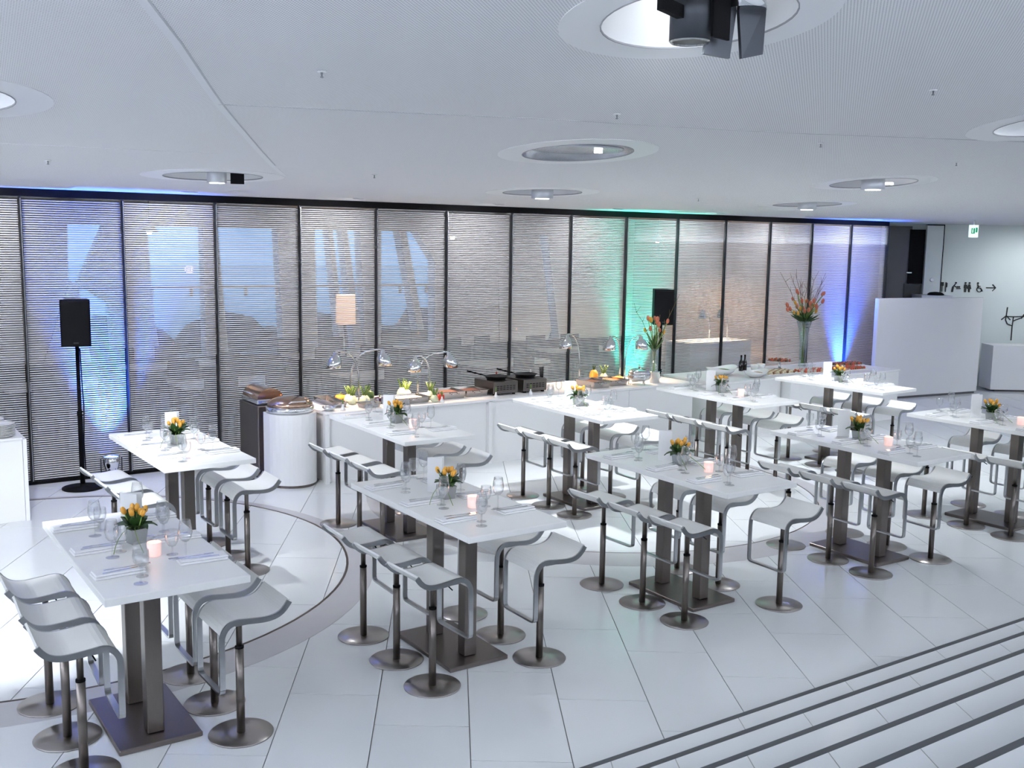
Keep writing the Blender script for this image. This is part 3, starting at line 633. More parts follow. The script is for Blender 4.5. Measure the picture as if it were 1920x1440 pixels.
# glassware
wine = Proto()
wine.part('foot', MB().lathe([(.034, .0), (.034, .0025), (.006, .006)], n=20), 'glass')
wine.part('glass_stem', MB().lathe([(.0055, .005), (.004, .03), (.004, .075), (.006, .088)], n=10), 'glass')
wine.part('bowl', MB().lathe([(.003, .085), (.018, .092), (.032, .112), (.037, .140), (.033, .172), (.027, .205), (.0258, .205), (.0318, .172), (.0357, .140), (.031, .1135), (.017, .0945), (.002, .088)], n=22, caps=False), 'glass')
water = Proto()
water.part('foot', MB().lathe([(.030, .0), (.030, .0025), (.006, .006)], n=20), 'glass')
water.part('glass_stem', MB().lathe([(.0055, .005), (.004, .02), (.005, .045)], n=10), 'glass')
water.part('bowl', MB().lathe([(.003, .042), (.020, .050), (.033, .075), (.036, .100), (.033, .135), (.0318, .135), (.0345, .100), (.031, .076), (.019, .0525), (.002, .045)], n=22, caps=False), 'glass')
tumbler = Proto()
tumbler.part('bowl', MB().lathe([(.022, 0), (.024, .002), (.029, .075), (.0275, .075), (.0225, .008)], n=20, caps=True), 'glass')
votive = Proto()
votive.part('holder', MB().lathe([(.030, 0), (.034, .003), (.037, .075), (.0355, .075), (.032, .010)], n=24), 'candle_glow')
votive.part('wax', MB().lathe([(.0315, .011), (.0335, .040), (.005, .042)], n=18), 'porcelain')
votive.part('flame', MB().lathe([(.001, .042), (.004, .047), (.001, .056)], n=8), 'flame')
nap = Proto(); nm = MB()
nm.box((0, 0, .006), (.25, .115, .012), 0, .005); nm.box((.003, .004, .0175), (.244, .103, .011), 0, .005)
nap.part('folded_cloth', nm, 'cloth')
card = Proto()
card.part('front_leaf', MB().box((-.022, 0, .118), (.0025, .105, .236)), 'white_card'); card.part('rear_leaf', MB().box((.012, .0, .118), (.0025, .105, .236), .62), 'white_card')
fork = MB().box((0, 0, .003), (.11, .007, .003)).add([(.055, -.004, .0015), (.09, -.012, .004), (.09, .012, .004), (.055, .004, .0015), (.055, -.004, .0045), (.09, -.012, .006), (.09, .012, .006), (.055, .004, .0045)], [(3, 2, 1, 0), (4, 5, 6, 7), (0, 1, 5, 4), (1, 2, 6, 5), (2, 3, 7, 6), (3, 0, 4, 7)])
for k in range(4): fork.box((.113, -.0095+k*.0063, .0045), (.048, .0028, .0025))
fork.box((-.07, 0, .003), (.05, .012, .004))
fork_me = fork.mesh('fork', 'chrome')
kn = MB().prism([(-.11, -.006), (.02, -.005), (.10, -.009), (.125, .004), (.02, .006), (-.11, .007)], .0015, .0045); knife_me = kn.mesh('knife', 'chrome')
# tulip pot
leaf_me = []
for k in range(3):
    L, wd, dr_ = (.13, .022, .055), (.028, .03, .034), (.3, .55, .9)
    m = MB(); n = 6; ln = (.12, .105, .115)[k]; w_ = wd[k]
    vs = []
    for i in range(n+1):
        t = i/n; ww = w_*math.sin(math.pi*min(.98, .12+.86*t))**.8*(1-.15*t); x = ln*t*math.sin(dr_[k]*(.5+t*.9)); z = ln*t*math.cos(dr_[k]*(.5+t*.9))
        vs += [(x, -ww, z+.006), (x+.004, 0, z), (x, ww, z+.006)]
    fs = [q for i in range(n) for q in ((i*3, i*3+1, i*3+4, i*3+3), (i*3+1, i*3+2, i*3+5, i*3+4))]
    N = len(vs); off = [(v[0]-.0016, v[1], v[2]-.0016) for v in vs]
    m.add(vs+off, fs+[tuple(N+q for q in reversed(f)) for f in fs], True); leaf_me.append(m.mesh('leaf', 'leaf'))
def tulip_mesh(h, m1):
    a = MB().lathe([(.004, h), (.014, h+.006), (.0175, h+.018), (.014, h+.034), (.006, h+.046), (.001, h+.048)], n=10, caps=False)
    for q in range(3):
        an = q*2.094; a.ball((.006*math.cos(an), .006*math.sin(an), h+.022), .0165, 8, 6, (.8, .8, 1.5))
    return a.mesh('bloom', m1)
stem_me = MB().tube([(0, 0, 0), (.002, 0, .04), (0, 0, .095)], .0035, 6).mesh('flower_stem', 'stem')
bloom_me = tulip_mesh(.09, 'tulip')
def flower_pot(label, loc, seed):
    rn = random.Random(seed); t = thing('tulip_pot', label, 'flower pot', loc, rn.uniform(-.1, .3), 'tulip pots on the tables')
    pm = MB(); s0, s1, h = .038, .047, .085
    vs = [(-s0, -s0, 0), (s0, -s0, 0), (s0, s0, 0), (-s0, s0, 0), (-s1, -s1, h), (s1, -s1, h), (s1, s1, h), (-s1, s1, h), (-s1+.004, -s1+.004, h), (s1-.004, -s1+.004, h), (s1-.004, s1-.004, h), (-s1+.004, s1-.004, h), (-s0, -s0, h-.012), (s0, -s0, h-.012), (s0, s0, h-.012), (-s0, s0, h-.012)]
    fs = [(3, 2, 1, 0)]+[(i, (i+1) % 4, 4+(i+1) % 4, 4+i) for i in range(4)]+[(4+i, 4+(i+1) % 4, 8+(i+1) % 4, 8+i) for i in range(4)]+[(8+i, 8+(i+1) % 4, 12+(i+1) % 4, 12+i) for i in range(4)]+[(12, 13, 14, 15)]
    pm.add(vs, fs).build('pot', 'pot_grey', t)
    for k in range(20):
        a = k*2.4+rn.uniform(-.3, .3); o = put('leaf', leaf_me[k % 3], t, (.012*math.cos(a), .012*math.sin(a), .072+rn.uniform(0, .012)), 0)
        o.rotation_euler = (0, rn.uniform(-.1, .45), a); s = rn.uniform(.72, 1.02); o.scale = (s, s*1.3, s)
    for k in range(8):
        a = k*2.4+.5; r_ = .010+.005*k
        s = put('flower_stem', stem_me, t, (r_*.5*math.cos(a), r_*.5*math.sin(a), .075), 0); s.rotation_euler = (0, .08+.055*k, a)
        z = rn.uniform(.9, 1.12); s.scale = (1, 1, z)
        b = put('bloom', bloom_me, s, (0, 0, .013), rn.uniform(0, 6)); b.scale = (.82, .82, .86)
    for k in range(2):
        a = math.pi+.5+k*.5; P = [(.02*math.cos(a)+q*math.cos(a+q*.8), .02*math.sin(a)+q*math.sin(a+q*.8), .10+.10*q-q*q*1.3) for q in (0, .06, .12, .18, .24, .28)]
        MB().tube([(x, y, max(.004, z)) for x, y, z in P], .0022, 5).build('twig', 'stem', t)
    return t
SY = (('far', .53), ('middle', .04), ('near', -.43))
rn = random.Random(3)
STOOL_FIX = {('third front-row table', 'right', 'near'): (.46, -.58), ('third back-row table', 'left', 'near'): (-.40, -.44)}
for ti, ((tx, ty), tn, ta) in enumerate(TBL):
    tableP.place('bar_table', 'white bar table on twin steel columns, %s from the left' % tn.replace(' table', ' one'), 'table', (tx, ty, 0), ta, 'white bar tables')
    ca_, sa_ = math.cos(ta), math.sin(ta)
    def L2W(dx, dy, z=1.0004): return (tx+ca_*dx-sa_*dy, ty+sa_*dx+ca_*dy, z)
    for side, s in (('left', -1), ('right', 1)):
        for pos, dy in (('far', .475), ('middle', .0), ('near', -.455)):
            dx = s*.400+rn.uniform(-.006, .006); dyy = dy+rn.uniform(-.015, .015)
            if (tn, side, pos) in STOOL_FIX: dx, dyy = STOOL_FIX[(tn, side, pos)]
            P = L2W(dx, dyy, 0)
            if not (infront(P, 40) or infront((P[0], P[1], .7), 20)): continue
            stool.place('bar_stool', 'white steel-edged bar stool, %s %s side of the %s' % (pos, side, tn), 'bar stool', P, ta+(0 if s > 0 else math.pi)+rn.uniform(-.05, .05), 'white bar stools')
        for pos, dy in SY:
            w_ = '%s %s setting of the %s' % (pos, side, tn)
            P = L2W(s*.215+rn.uniform(-.01, .01), dy+rn.uniform(-.012, .012))
            if not infront(P, 10): continue
            rz = ta+rn.uniform(-.07, .07)
            nap.place('folded_napkin', 'white folded napkin at the '+w_, 'napkin', P, rz, 'folded napkins')
            for me, nm_, q in ((fork_me, 'fork', .018), (knife_me, 'knife', -.018)):
                a = rz+(0 if s < 0 else math.pi)+rn.uniform(-.12, .12)
                o = put(nm_, me, None, (P[0]-s*.03, P[1]+q, P[2]+.0222), a); tag(o, 'steel %s lying on the napkin at the %s' % (nm_, w_), nm_, nm_+'s on the napkins')
            gy_ = -.19 if s < 0 else .10
            Q = L2W(-s*-.155+rn.uniform(-.012, .012) if s > 0 else -.155+rn.uniform(-.01, .01), dy+gy_+rn.uniform(-.02, .02))
            wine.place('wine_glass', 'stemmed wine glass at the '+w_, 'wine glass', Q, rn.uniform(0, 6), 'wine glasses')
            Q = L2W(s*.108+rn.uniform(-.008, .008), dy+gy_+.085+rn.uniform(-.008, .008))
            if pos == 'middle' and s > 0: Q = L2W(.20, dy+gy_+.08)
            water.place('water_glass', 'short stemmed water glass at the '+w_, 'water glass', Q, rn.uniform(0, 6), 'water glasses')
    P = L2W(.01, .075)
    if infront(P, 10): flower_pot('square grey pot of orange tulips on the '+tn, P, ti)
    P = L2W(.03, -.215)
    if infront(P, 10):
        v = votive.place('votive_candle', 'glowing pink votive candle on the '+tn, 'candle', P, 0, 'votive candles on the tables')
        ld = bpy.data.lights.new('candle_light', 'POINT'); ld.energy = .12; ld.color = (1, .5, .3); ld.shadow_soft_size = .02; put('candle_light', ld, v, (0, 0, .10))
    P = L2W(.035, .27)
    if infront(P, 10): card.place('menu_card', 'tall white folded menu card standing on the '+tn, 'menu card', P, ta+rn.uniform(-.15, .15)+.80, 'menu cards on the tables')

# ------------------------------------------------------------------ buffet counter
CZ = .79
bc = thing('buffet_counter', 'long white buffet counter with heat lamps in front of the blinds', 'counter', (7.3, 10.8, 0))
for x0_, x1_, yf in ((4.58, 6.68, 10.42), (6.72, 8.9, 10.40), (8.9, 10.06, 10.40)):
    MB().box(((x0_+x1_)/2-7.3, (yf+11.26)/2-10.8, .38), (x1_-x0_-.006, 11.26-yf, .76)).build('front_panel', 'lacquer', bc)
for x in (4.57, 6.70): MB().box((x-7.3, 10.40-10.8, .385), (.05, .06, .77)).build('pilaster', 'lacquer', bc)
MB().box((7.315-7.3, 10.83-10.8, .775), (5.51, .92, .03), 0, .003).build('worktop', 'lacquer', bc)
ds = thing('dessert_counter', 'white dessert counter with rows of canapes at the right of the buffet', 'counter', (12.1, 10.6, 0))
MB().box((10.93-12.1, .1, .38), (1.30, 1.06, .76)).build('front_panel', 'lacquer', ds); MB().box((12.85-12.1, .02, .38), (2.5, 1.24, .76)).build('front_panel', 'lacquer', ds)
MB().box((10.93-12.1, .1, .775), (1.32, 1.1, .03), 0, .003).build('worktop', 'lacquer', ds); MB().box((12.85-12.1, .02, .775), (2.52, 1.28, .03), 0, .003).build('worktop', 'lacquer', ds)
# round-fronted plinth and steel trolley
pp = thing('rounded_plinth', 'white half-round plinth at the left end of the buffet', 'plinth', (4.25, 10.62, 0))
m = MB(); pl_ = [(-.27, .12)]+[(-.27*math.cos(R(a)), -.30*math.sin(R(a))) for a in range(0, 181, 10)]+[(.27, .12)]
m.prism(pl_, .03, .80); m.build('curved_panel', 'lacquer', pp)
MB().prism([(x*.97, y*.97) for x, y in pl_], 0, .03).build('foot', 'plate_steel', pp)
tr = thing('steel_cabinet', 'brown-reflecting steel cabinet behind the rounded plinth', 'cabinet', (4.16, 11.20, 0))
MB().box((0, .03, .43), (.34, .60, .80), 0, .01).build('body', 'plate_steel', tr); MB().box((0, .03, .016), (.30, .6, .032)).build('foot', 'dark_metal', tr)
ch = thing('chafing_dish', 'copper-toned covered chafing dishes on the rounded plinth', 'chafing dish', (4.24, 10.62, .805))
MB().lathe([(.25, 0), (.26, .02), (.26, .06), (.245, .065)], n=36).build('basin', 'chrome', ch)
mat('copper_steel', (.50, .34, .25), .18, metal=1)
MB().lathe([(.25, .066), (.24, .10), (.20, .135), (.12, .155), (.02, .16)], n=36).build('roll_lid', 'copper_steel', ch)
MB().tube([(-.10, -.21, .11), (-.08, -.235, .135), (.08, -.235, .135), (.10, -.21, .11)], .008).build('handle', 'chrome', ch)
c2 = thing('chafing_dish', 'covered chafing dish on top of the steel cabinet', 'chafing dish', (4.16, 11.23, .835))
MB().box((0, 0, .03), (.32, .52, .06), 0, .012).build('basin', 'chrome', c2)
m = MB(); pr = [(.15*math.cos(R(a)), .06+.12*math.sin(R(a))) for a in range(0, 181, 15)]
m.add([(x, -.24, z) for x, z in pr]+[(x, .24, z) for x, z in pr], [(i, i+1, len(pr)+i+1, len(pr)+i) for i in range(len(pr)-1)]+[tuple(reversed(range(len(pr)))), tuple(range(len(pr), 2*len(pr)))]); m.f = [tuple(reversed(f)) for f in m.f]
m.build('roll_lid', 'copper_steel', c2)
MB().tube([(-.14, -.1, .10), (-.185, -.1, .12), (-.185, .1, .12), (-.14, .1, .10)], .008).build('handle', 'chrome', c2)
# trays
def tray(loc, w, d, h, rz, lab, fill=None):
    t = thing('serving_tray', lab, 'tray', loc, rz, 'steel trays on the buffet')
    m = MB(); x, y = w/2, d/2; i_ = .025
    vs = [(-x+i_, -y+i_, 0), (x-i_, -y+i_, 0), (x-i_, y-i_, 0), (-x+i_, y-i_, 0), (-x+.012, -y+.012, h), (x-.012, -y+.012, h), (x-.012, y-.012, h), (-x+.012, y-.012, h), (-x, -y, h), (x, -y, h), (x, y, h), (-x, y, h), (-x, -y, h+.006), (x, -y, h+.006), (x, y, h+.006), (-x, y, h+.006),
          (-x+.016, -y+.016, h+.006), (x-.016, -y+.016, h+.006), (x-.016, y-.016, h+.006), (-x+.016, y-.016, h+.006), (-x+.03, -y+.03, h*.4), (x-.03, -y+.03, h*.4), (x-.03, y-.03, h*.4), (-x+.03, y-.03, h*.4)]
    fs = [(3, 2, 1, 0)]
    for a in range(0, 20, 4): fs += [(a+i, a+(i+1) % 4, a+4+(i+1) % 4, a+4+i) for i in range(4)]
    fs.append((20, 21, 22, 23)); m.add(vs, fs).build('pan', 'tray_steel', t)
    MB().tube([(-.05, -y, h*.7), (-.05, -y-.02, h*.75), (.05, -y-.02, h*.75), (.05, -y, h*.7)], .005, 6).build('handle', 'chrome', t)
    if fill: MB().box((0, 0, h*.62), (w-.075, d-.075, h*.40), 0, .01).build('filling', fill, t)
    return t
tray((4.86, 10.95, CZ), .20, .62, .055, -.04, 'long flat steel tray reflecting blue at the left of the buffet')
tray((5.16, 10.55, CZ), .25, .18, .05, .02, 'small steel tray in front of the fennel bulbs', 'food_dark')
tray((5.72, 10.68, CZ), .46, .34, .065, .05, 'wide steel tray under the second pair of heat lamps', 'food_cream')
tray((6.33, 10.78, CZ), .33, .36, .085, .0, 'deep steel tray with dark contents beside the yellow fennel', 'food_dark')
tray((6.68, 10.82, CZ), .33, .36, .075, .0, 'steel tray next to the hot plates', 'food_dark')
tray((8.52, 10.70, CZ), .30, .42, .085, .0, 'steel tray below the right heat lamps, left one', 'food_dark')
tray((8.88, 10.76, CZ), .30, .40, .075, .0, 'steel tray below the right heat lamps, right one', 'food_brown')
def heat(loc, pole, ht, lamp, lab, rad=1.0):
    """pole foot offset, lamp at offset lamp (x,y,z of the shade mouth)"""
    t = thing('heat_lamp', lab, 'heat lamp', loc, 0, 'chrome heat lamps on the buffet')
    MB().lathe([(.06, 0), (.06, .012), (.018, .018)], n=18).build('base', 'chrome', t)
    lx, ly, lz = lamp; top = (lx, ly, lz+.16)
    P = [(0, 0, .01), (0, 0, .18), (0, 0, .30)]
    a = Vector((0, 0, .30)); b = Vector((lx*.12, ly*.12, lz+.20)); c = Vector((lx, ly, lz+.17))
    for i in range(1, 9):
        q = i/8; P.append(tuple((1-q)**2*a+2*q*(1-q)*b+q*q*c))
    MB().tube(P, .0115, 8).build('arm', 'chrome', t)
    sh = MB().lathe([(.012, .17), (.022, .165), (.024, .14), (.042, .125), (.066, .085), (.072, .04), (.072, .0), (.069, .0), (.068, .04), (.062, .08), (.038, .118), (.012, .13)], n=24, caps=False)
    sh.v = [(x*1.22+lx-.10*lx*(z/.17-.5), y*1.22+ly, z*1.1+lz-.015) for x, y, z in sh.v]; s = sh.build('lamp_shade', 'chrome', t)
    MB().ball((lx, ly, lz+.04), .032, 12, 8).build('bulb', 'warm_glow', t)
    spot('lamp_light', (loc[0]+lx, loc[1]+ly, loc[2]+lz-.005), (loc[0]+lx, loc[1]+ly-.05, 0), 30, (1, .64, .42), 130, .6, .04, t)
heat((5.25, 11.0, CZ), 0, 0, (-.35, -.10, .44), 'chrome heat lamp bending left over the first fennel bulbs')
heat((5.19, 11.1, CZ), 0, 0, (.31, -.25, .44), 'chrome heat lamp bending right over the first fennel bulbs')
heat((6.12, 10.85, CZ), 0, 0, (-.21, 0, .345), 'chrome heat lamp bending left over the second fennel bulbs')
heat((6.0, 10.93, CZ), 0, 0, (.42, -.05, .37), 'chrome heat lamp bending right over the second fennel bulbs')
heat((8.66, 11.18, CZ), 0, 0, (-.33, -.13, .50), 'chrome heat lamp shining left of the pineapple')
heat((9.32, 11.1, CZ), 0, 0, (-.28, -.1, .45), 'chrome heat lamp shining over the orange pumpkins')
heat((9.28, 10.95, CZ), 0, 0, (.24, -.05, .45), 'chrome heat lamp bending right beside the tulip vase')
# vegetables
def fennel(loc, s, lab):
    t = thing('fennel_bulb', lab, 'vegetable', loc, random.uniform(0, 6), 'fennel bulbs on the buffet')
    MB().lathe([(.012*s, 0), (.045*s, .008*s), (.055*s, .035*s), (.045*s, .065*s), (.025*s, .09*s), (.012*s, .10*s)], n=14).build('bulb', 'fennel', t)
    for k in range(5):
        a = k*1.26; MB().tube([(.01*s*math.cos(a), .01*s*math.sin(a), .08*s), (.025*s*math.cos(a), .025*s*math.sin(a), .13*s), (.05*s*math.cos(a), .05*s*math.sin(a), .18*s)], [.011*s, .008*s, .006*s], 6).build('stalk', 'leaf_light', t)
for i, (q, s, lab) in enumerate((((5.07, 10.80), 1.15, 'white fennel bulb at the left under the first lamps'), ((5.19, 10.72), 1.2, 'plump white fennel bulb at the front under the first lamps'), ((5.10, 10.95), 1.1, 'fennel bulb behind, under the first lamps'),
        ((5.86, 10.95), 1.1, 'yellow-lit fennel bulb at the left under the second lamps'), ((5.87, 11.09), 1.2, 'yellow-lit fennel bulb at the back under the second lamps'), ((6.06, 10.72), 1.15, 'bright fennel bulb at the front under the second lamps'), ((6.0, 10.52), .9, 'small fennel bulb before the second lamps'), ((8.99, 11.06), 1.2, 'fennel bulb beside the pineapple'))):
    fennel((*q, CZ+.0005), s, lab)
def veg(name, loc, prof, m, lab, cat='vegetable', leafy=0, lm='leaf'):
    t = thing(name, lab, cat, loc, 0)
    MB().lathe(prof, n=16).build('body', m, t); top = prof[-1][1]
    for k in range(leafy):
        a = k*2.4; h = .05+.012*(k % 4)
        MB().add([(-.006, 0, top-.01), (.006, 0, top-.01), (.0, .004, top-.01), (.02*math.cos(a)*1.5, .02*math.sin(a)*1.5, top+h)], [(0, 1, 3), (1, 2, 3), (2, 0, 3), (2, 1, 0)]).build('leaf', lm, t)
    if not leafy: MB().tube([(0, 0, top-.005), (.004, 0, top+.02), (.012, 0, top+.03)], .006, 6).build('stalk', 'stem', t)
pumpk = [(.01, 0), (.05, .005), (.07, .035), (.06, .07), (.02, .08)]
veg('pineapple', (5.31, 10.86, CZ), [(.03, 0), (.06, .02), (.065, .08), (.05, .13), (.02, .145)], 'leaf', 'dark green spiky plant among the first fennel bulbs', 'fruit', 16)
veg('cabbage', (5.38, 10.72, CZ), pumpk, 'aubergine', 'dark purple round vegetable beside the first fennel bulbs')
veg('red_pepper', (6.12, 10.58, CZ), [(.01, 0), (.035, .006), (.045, .04), (.042, .075), (.012, .08)], 'pepper', 'red pepper beside the second fennel bulbs')
veg('pumpkin', (5.06, 11.1, CZ), pumpk, 'pumpkin', 'orange pumpkin behind the first fennel bulbs')
veg('pineapple', (8.82, 11.06, CZ), [(.03, 0), (.055, .02), (.06, .10), (.045, .15), (.02, .165)], 'pumpkin', 'pineapple with leafy crown by the right heat lamp', 'fruit', 22)
veg('pumpkin', (9.13, 10.90, CZ), pumpk, 'pumpkin', 'orange pumpkin at the left below the middle right lamp')
veg('squash', (9.36, 10.82, CZ), [(.01, 0), (.045, .005), (.055, .04), (.03, .08), (.015, .12)], 'fennel', 'yellow squash below the middle right lamp')
veg('leek', (9.46, 11.02, CZ), [(.01, 0), (.035, .005), (.04, .05), (.03, .10)], 'leaf_light', 'green leafy vegetable beside the tulip vase', 'vegetable', 18, 'leaf_light')
# hot plates and pans
for i, (x, y, lab, lab2) in enumerate(((7.06, 10.82, 'steel tabletop hot plate on the buffet, left one', 'black frying pan on the left hot plate'), (7.52, 10.84, 'steel tabletop hot plate on the buffet, right one', 'black frying pan on the right hot plate'))):
    t = thing('hot_plate', lab, 'hot plate', (x, y, CZ), 0, 'hot plates')
    MB().box((0, 0, .095), (.36, .46, .15), 0, .006).build('housing', 'steel', t)
    for k in range(4): MB().box(((-.14 if k % 2 else .14), (-.19 if k < 2 else .19), .01), (.03, .03, .02)).build('foot', 'black', t)
    for r_ in range(3):
        for c_ in range(6): MB().box((-.12+c_*.048, -.2315, .07+r_*.022), (.034, .003, .008)).build('vent_slot', 'black', t)
    MB().lathe([(.12, .1705), (.12, .176), (.1, .178)], n=24).build('burner', 'black', t)
    f = thing('frying_pan', lab2, 'pan', (x, y, CZ+.1785), 0, 'frying pans')
    MB().lathe([(.115, 0), (.12, .003), (.155, .038), (.158, .038), (.152, .036), (.117, .006)], n=32).build('pan_body', 'pan', f)
    MB().tube([(-.10, .10, .035), (-.17, .16, .055), (-.27, .26, .085)], [.009, .008, .011], 8).build('handle', 'black', f)
for k, (x, y) in enumerate(((7.28, 11.15), (7.80, 11.12))):
    b = thing('sauce_bottle', 'small cream squeeze bottle behind the hot plates, %s one' % ('left' if k == 0 else 'right'), 'bottle', (x, y, CZ)); MB().lathe([(.025, 0), (.027, .01), (.027, .13), (.012, .16), (.010, .19)], n=14).build('body', 'food_cream', b)
    MB().lathe([(.012, .188), (.005, .22)], n=10).build('cap', 'pepper' if k == 0 else 'white_card', b)
ub = thing('utensil_holder', 'black utensils standing beside the right hot plate', 'utensils', (7.86, 10.95, CZ)); MB().lathe([(.04, 0), (.045, .12), (.042, .12), (.038, .01)], n=16).build('beaker', 'glass', ub)
for k in range(4): MB().tube([(.01*k-.015, .0, .012), (.022*k-.033, .005*k, .27)], .006, 6).build('handle', 'black', ub)
for k, (x, y, lab) in enumerate(((4.80, 10.47, 'first tiny flower vase on the buffet edge'), (6.06, 10.45, 'second tiny flower vase on the buffet edge'), (6.82, 10.45, 'third tiny flower vase on the buffet edge'), (7.35, 10.47, 'fourth tiny flower vase on the buffet edge'))):
    t = thing('bud_vase', lab, 'vase', (x, y, CZ), 0, 'bud vases on the buffet'); MB().lathe([(.03, 0), (.026, .02), (.010, .05), (.009, .07)], n=14).build('vase_body', 'porcelain', t)
    MB().lathe([(.004, .068), (.010, .10), (.007, .13), (.001, .135)], n=8).build('bud', 'leaf_light', t)
bw = thing('sauce_bowl', 'small steel sauce bowl at the left end of the buffet', 'bowl', (4.66, 10.53, CZ)); MB().lathe([(.04, 0), (.075, .03), (.08, .045), (.076, .045), (.07, .03), (.03, .008)], n=24).build('bowl', 'chrome', bw); MB().tube([(.05, 0, .04), (.14, .02, .065)], .005, 6).build('spoon', 'chrome', bw)
# soup pot, steel can, tulip vase
sp_ = thing('soup_kettle', 'shiny round lidded soup kettle on the buffet', 'pot', (9.22, 10.58, CZ))
for k in range(3):
    a = k*2.094+.4; MB().tube([(.14*math.cos(a), .14*math.sin(a), .004), (.13*math.cos(a), .13*math.sin(a), .06), (.155*math.cos(a), .155*math.sin(a), .13)], .009, 8).build('leg', 'chrome', sp_)
MB().lathe([(.09, .05), (.14, .07), (.155, .11), (.155, .15), (.15, .15)], n=32).build('kettle_body', 'chrome', sp_); MB().lathe([(.155, .151), (.15, .17), (.12, .20), (.05, .22), (.015, .225)], n=32).build('lid', 'chrome', sp_); MB().ball((0, 0, .245), .022).build('knob', 'chrome', sp_)
cn = thing('steel_canister', 'upright steel canister at the foot of the tulip vase', 'canister', (9.52, 10.60, CZ)); MB().lathe([(.065, 0), (.07, .005), (.07, .15), (.074, .155), (.07, .16)], n=28).build('body', 'chrome', cn); MB().tube([(.07, 0, .13), (.10, 0, .11), (.10, 0, .06), (.07, 0, .04)], .006, 6).build('handle', 'chrome', cn)
def vase_of_flowers(loc, prof, lab, nst, hmin, hmax, spread, seed, twigs=0, bl='tulip_red', zb=.05):
    rn = random.Random(seed); t = thing('flower_vase', lab, 'vase', loc)
    MB().lathe(prof, n=28, caps=False).build('vase_body', 'vase_glass', t); MB().lathe([(prof[0][0], 0), (prof[0][0], .012)], n=24).build('vase_foot', 'vase_glass', t)
    zt_ = max(p[1] for p in prof)
    me = [tulip_mesh(0, 'tulip_red'), tulip_mesh(0, 'tulip')]
    for k in range(nst):
        a = k*2.4+rn.uniform(-.2, .2); s = spread*math.sqrt((k+.5)/nst); h = rn.uniform(hmin, hmax)-s*.3
        P0 = Vector((-.02*math.cos(a), -.02*math.sin(a), zb)); P1 = Vector((.02*math.cos(a), .02*math.sin(a), zt_)); P2 = Vector((s*math.cos(a), s*math.sin(a), h))
        MB().tube([P0, P1, P1.lerp(P2, .5)+Vector((0, 0, .03)), P2], .005, 5).build('flower_stem', 'stem', t)
        o = put('bloom', me[1 if k % 4 == 1 else 0], t, tuple(P2)); o.rotation_euler = (0, s*1.2, a); f_ = rn.uniform(1.1, 1.5); o.scale = (f_, f_, f_*1.15)
    for k in range(nst+26):
        a = k*2.4+1; s = rn.uniform(.3, 1)*spread*.8; h = rn.uniform(zt_+.05, hmin)
        P1 = Vector((.01*math.cos(a), .01*math.sin(a), zt_-.05)); P2 = Vector((s*math.cos(a), s*math.sin(a), h)); sd = Vector((-math.sin(a), math.cos(a), 0))*.014; mid = P1.lerp(P2, .6)+Vector((0, 0, .02))
        th = Vector((0, 0, .002)); q = [P1-sd*.3, P1+sd*.3, mid+sd, P2, mid-sd]
        MB().add([v+th for v in q]+[v-th for v in q], [(0, 1, 2, 3, 4), (9, 8, 7, 6, 5)]+[(i, 5+i, 5+(i+1) % 5, (i+1) % 5) for i in range(5)]).build('leaf', 'leaf', t)
    for k in range(twigs):
        a = k*2.4+.7; s = rn.uniform(.25, .42); h = rn.uniform(hmax, hmax+.34); P = [Vector((0, 0, zt_-.15))]
        for q in range(1, 7): P.append(Vector((s*(q/6)**1.3*math.cos(a+.1*math.sin(q*2+k)), s*(q/6)**1.3*math.sin(a+.1*math.sin(q*2+k)), zt_-.15+(h-zt_+.15)*q/6)))
        tw = MB().tube(P, [.006, .005, .005, .004, .004, .003, .002], 5)
        for q in (3, 4, 5): tw.tube([P[q], P[q]+Vector((rn.uniform(-.08, .08), rn.uniform(-.08, .08), .09))], [.003, .0015], 4)
        tw.build('twig', 'twig', t)
vase_of_flowers((9.88, 11.02, CZ), [(.055, 0), (.058, .02), (.06, .42), (.057, .42), (.055, .02)], 'tall glass vase of orange tulips before the green light', 11, .66, .86, .17, 5, 3)
vase_of_flowers((13.0, 11.0, CZ), [(.06, 0), (.05, .1), (.06, .4), (.085, .6), (.12, .72), (.117, .72), (.082, .6), (.056, .4), (.046, .1)], 'tall flared glass vase with red tulips and branches at the dessert counter', 30, .90, 1.22, .31, 9, 11)
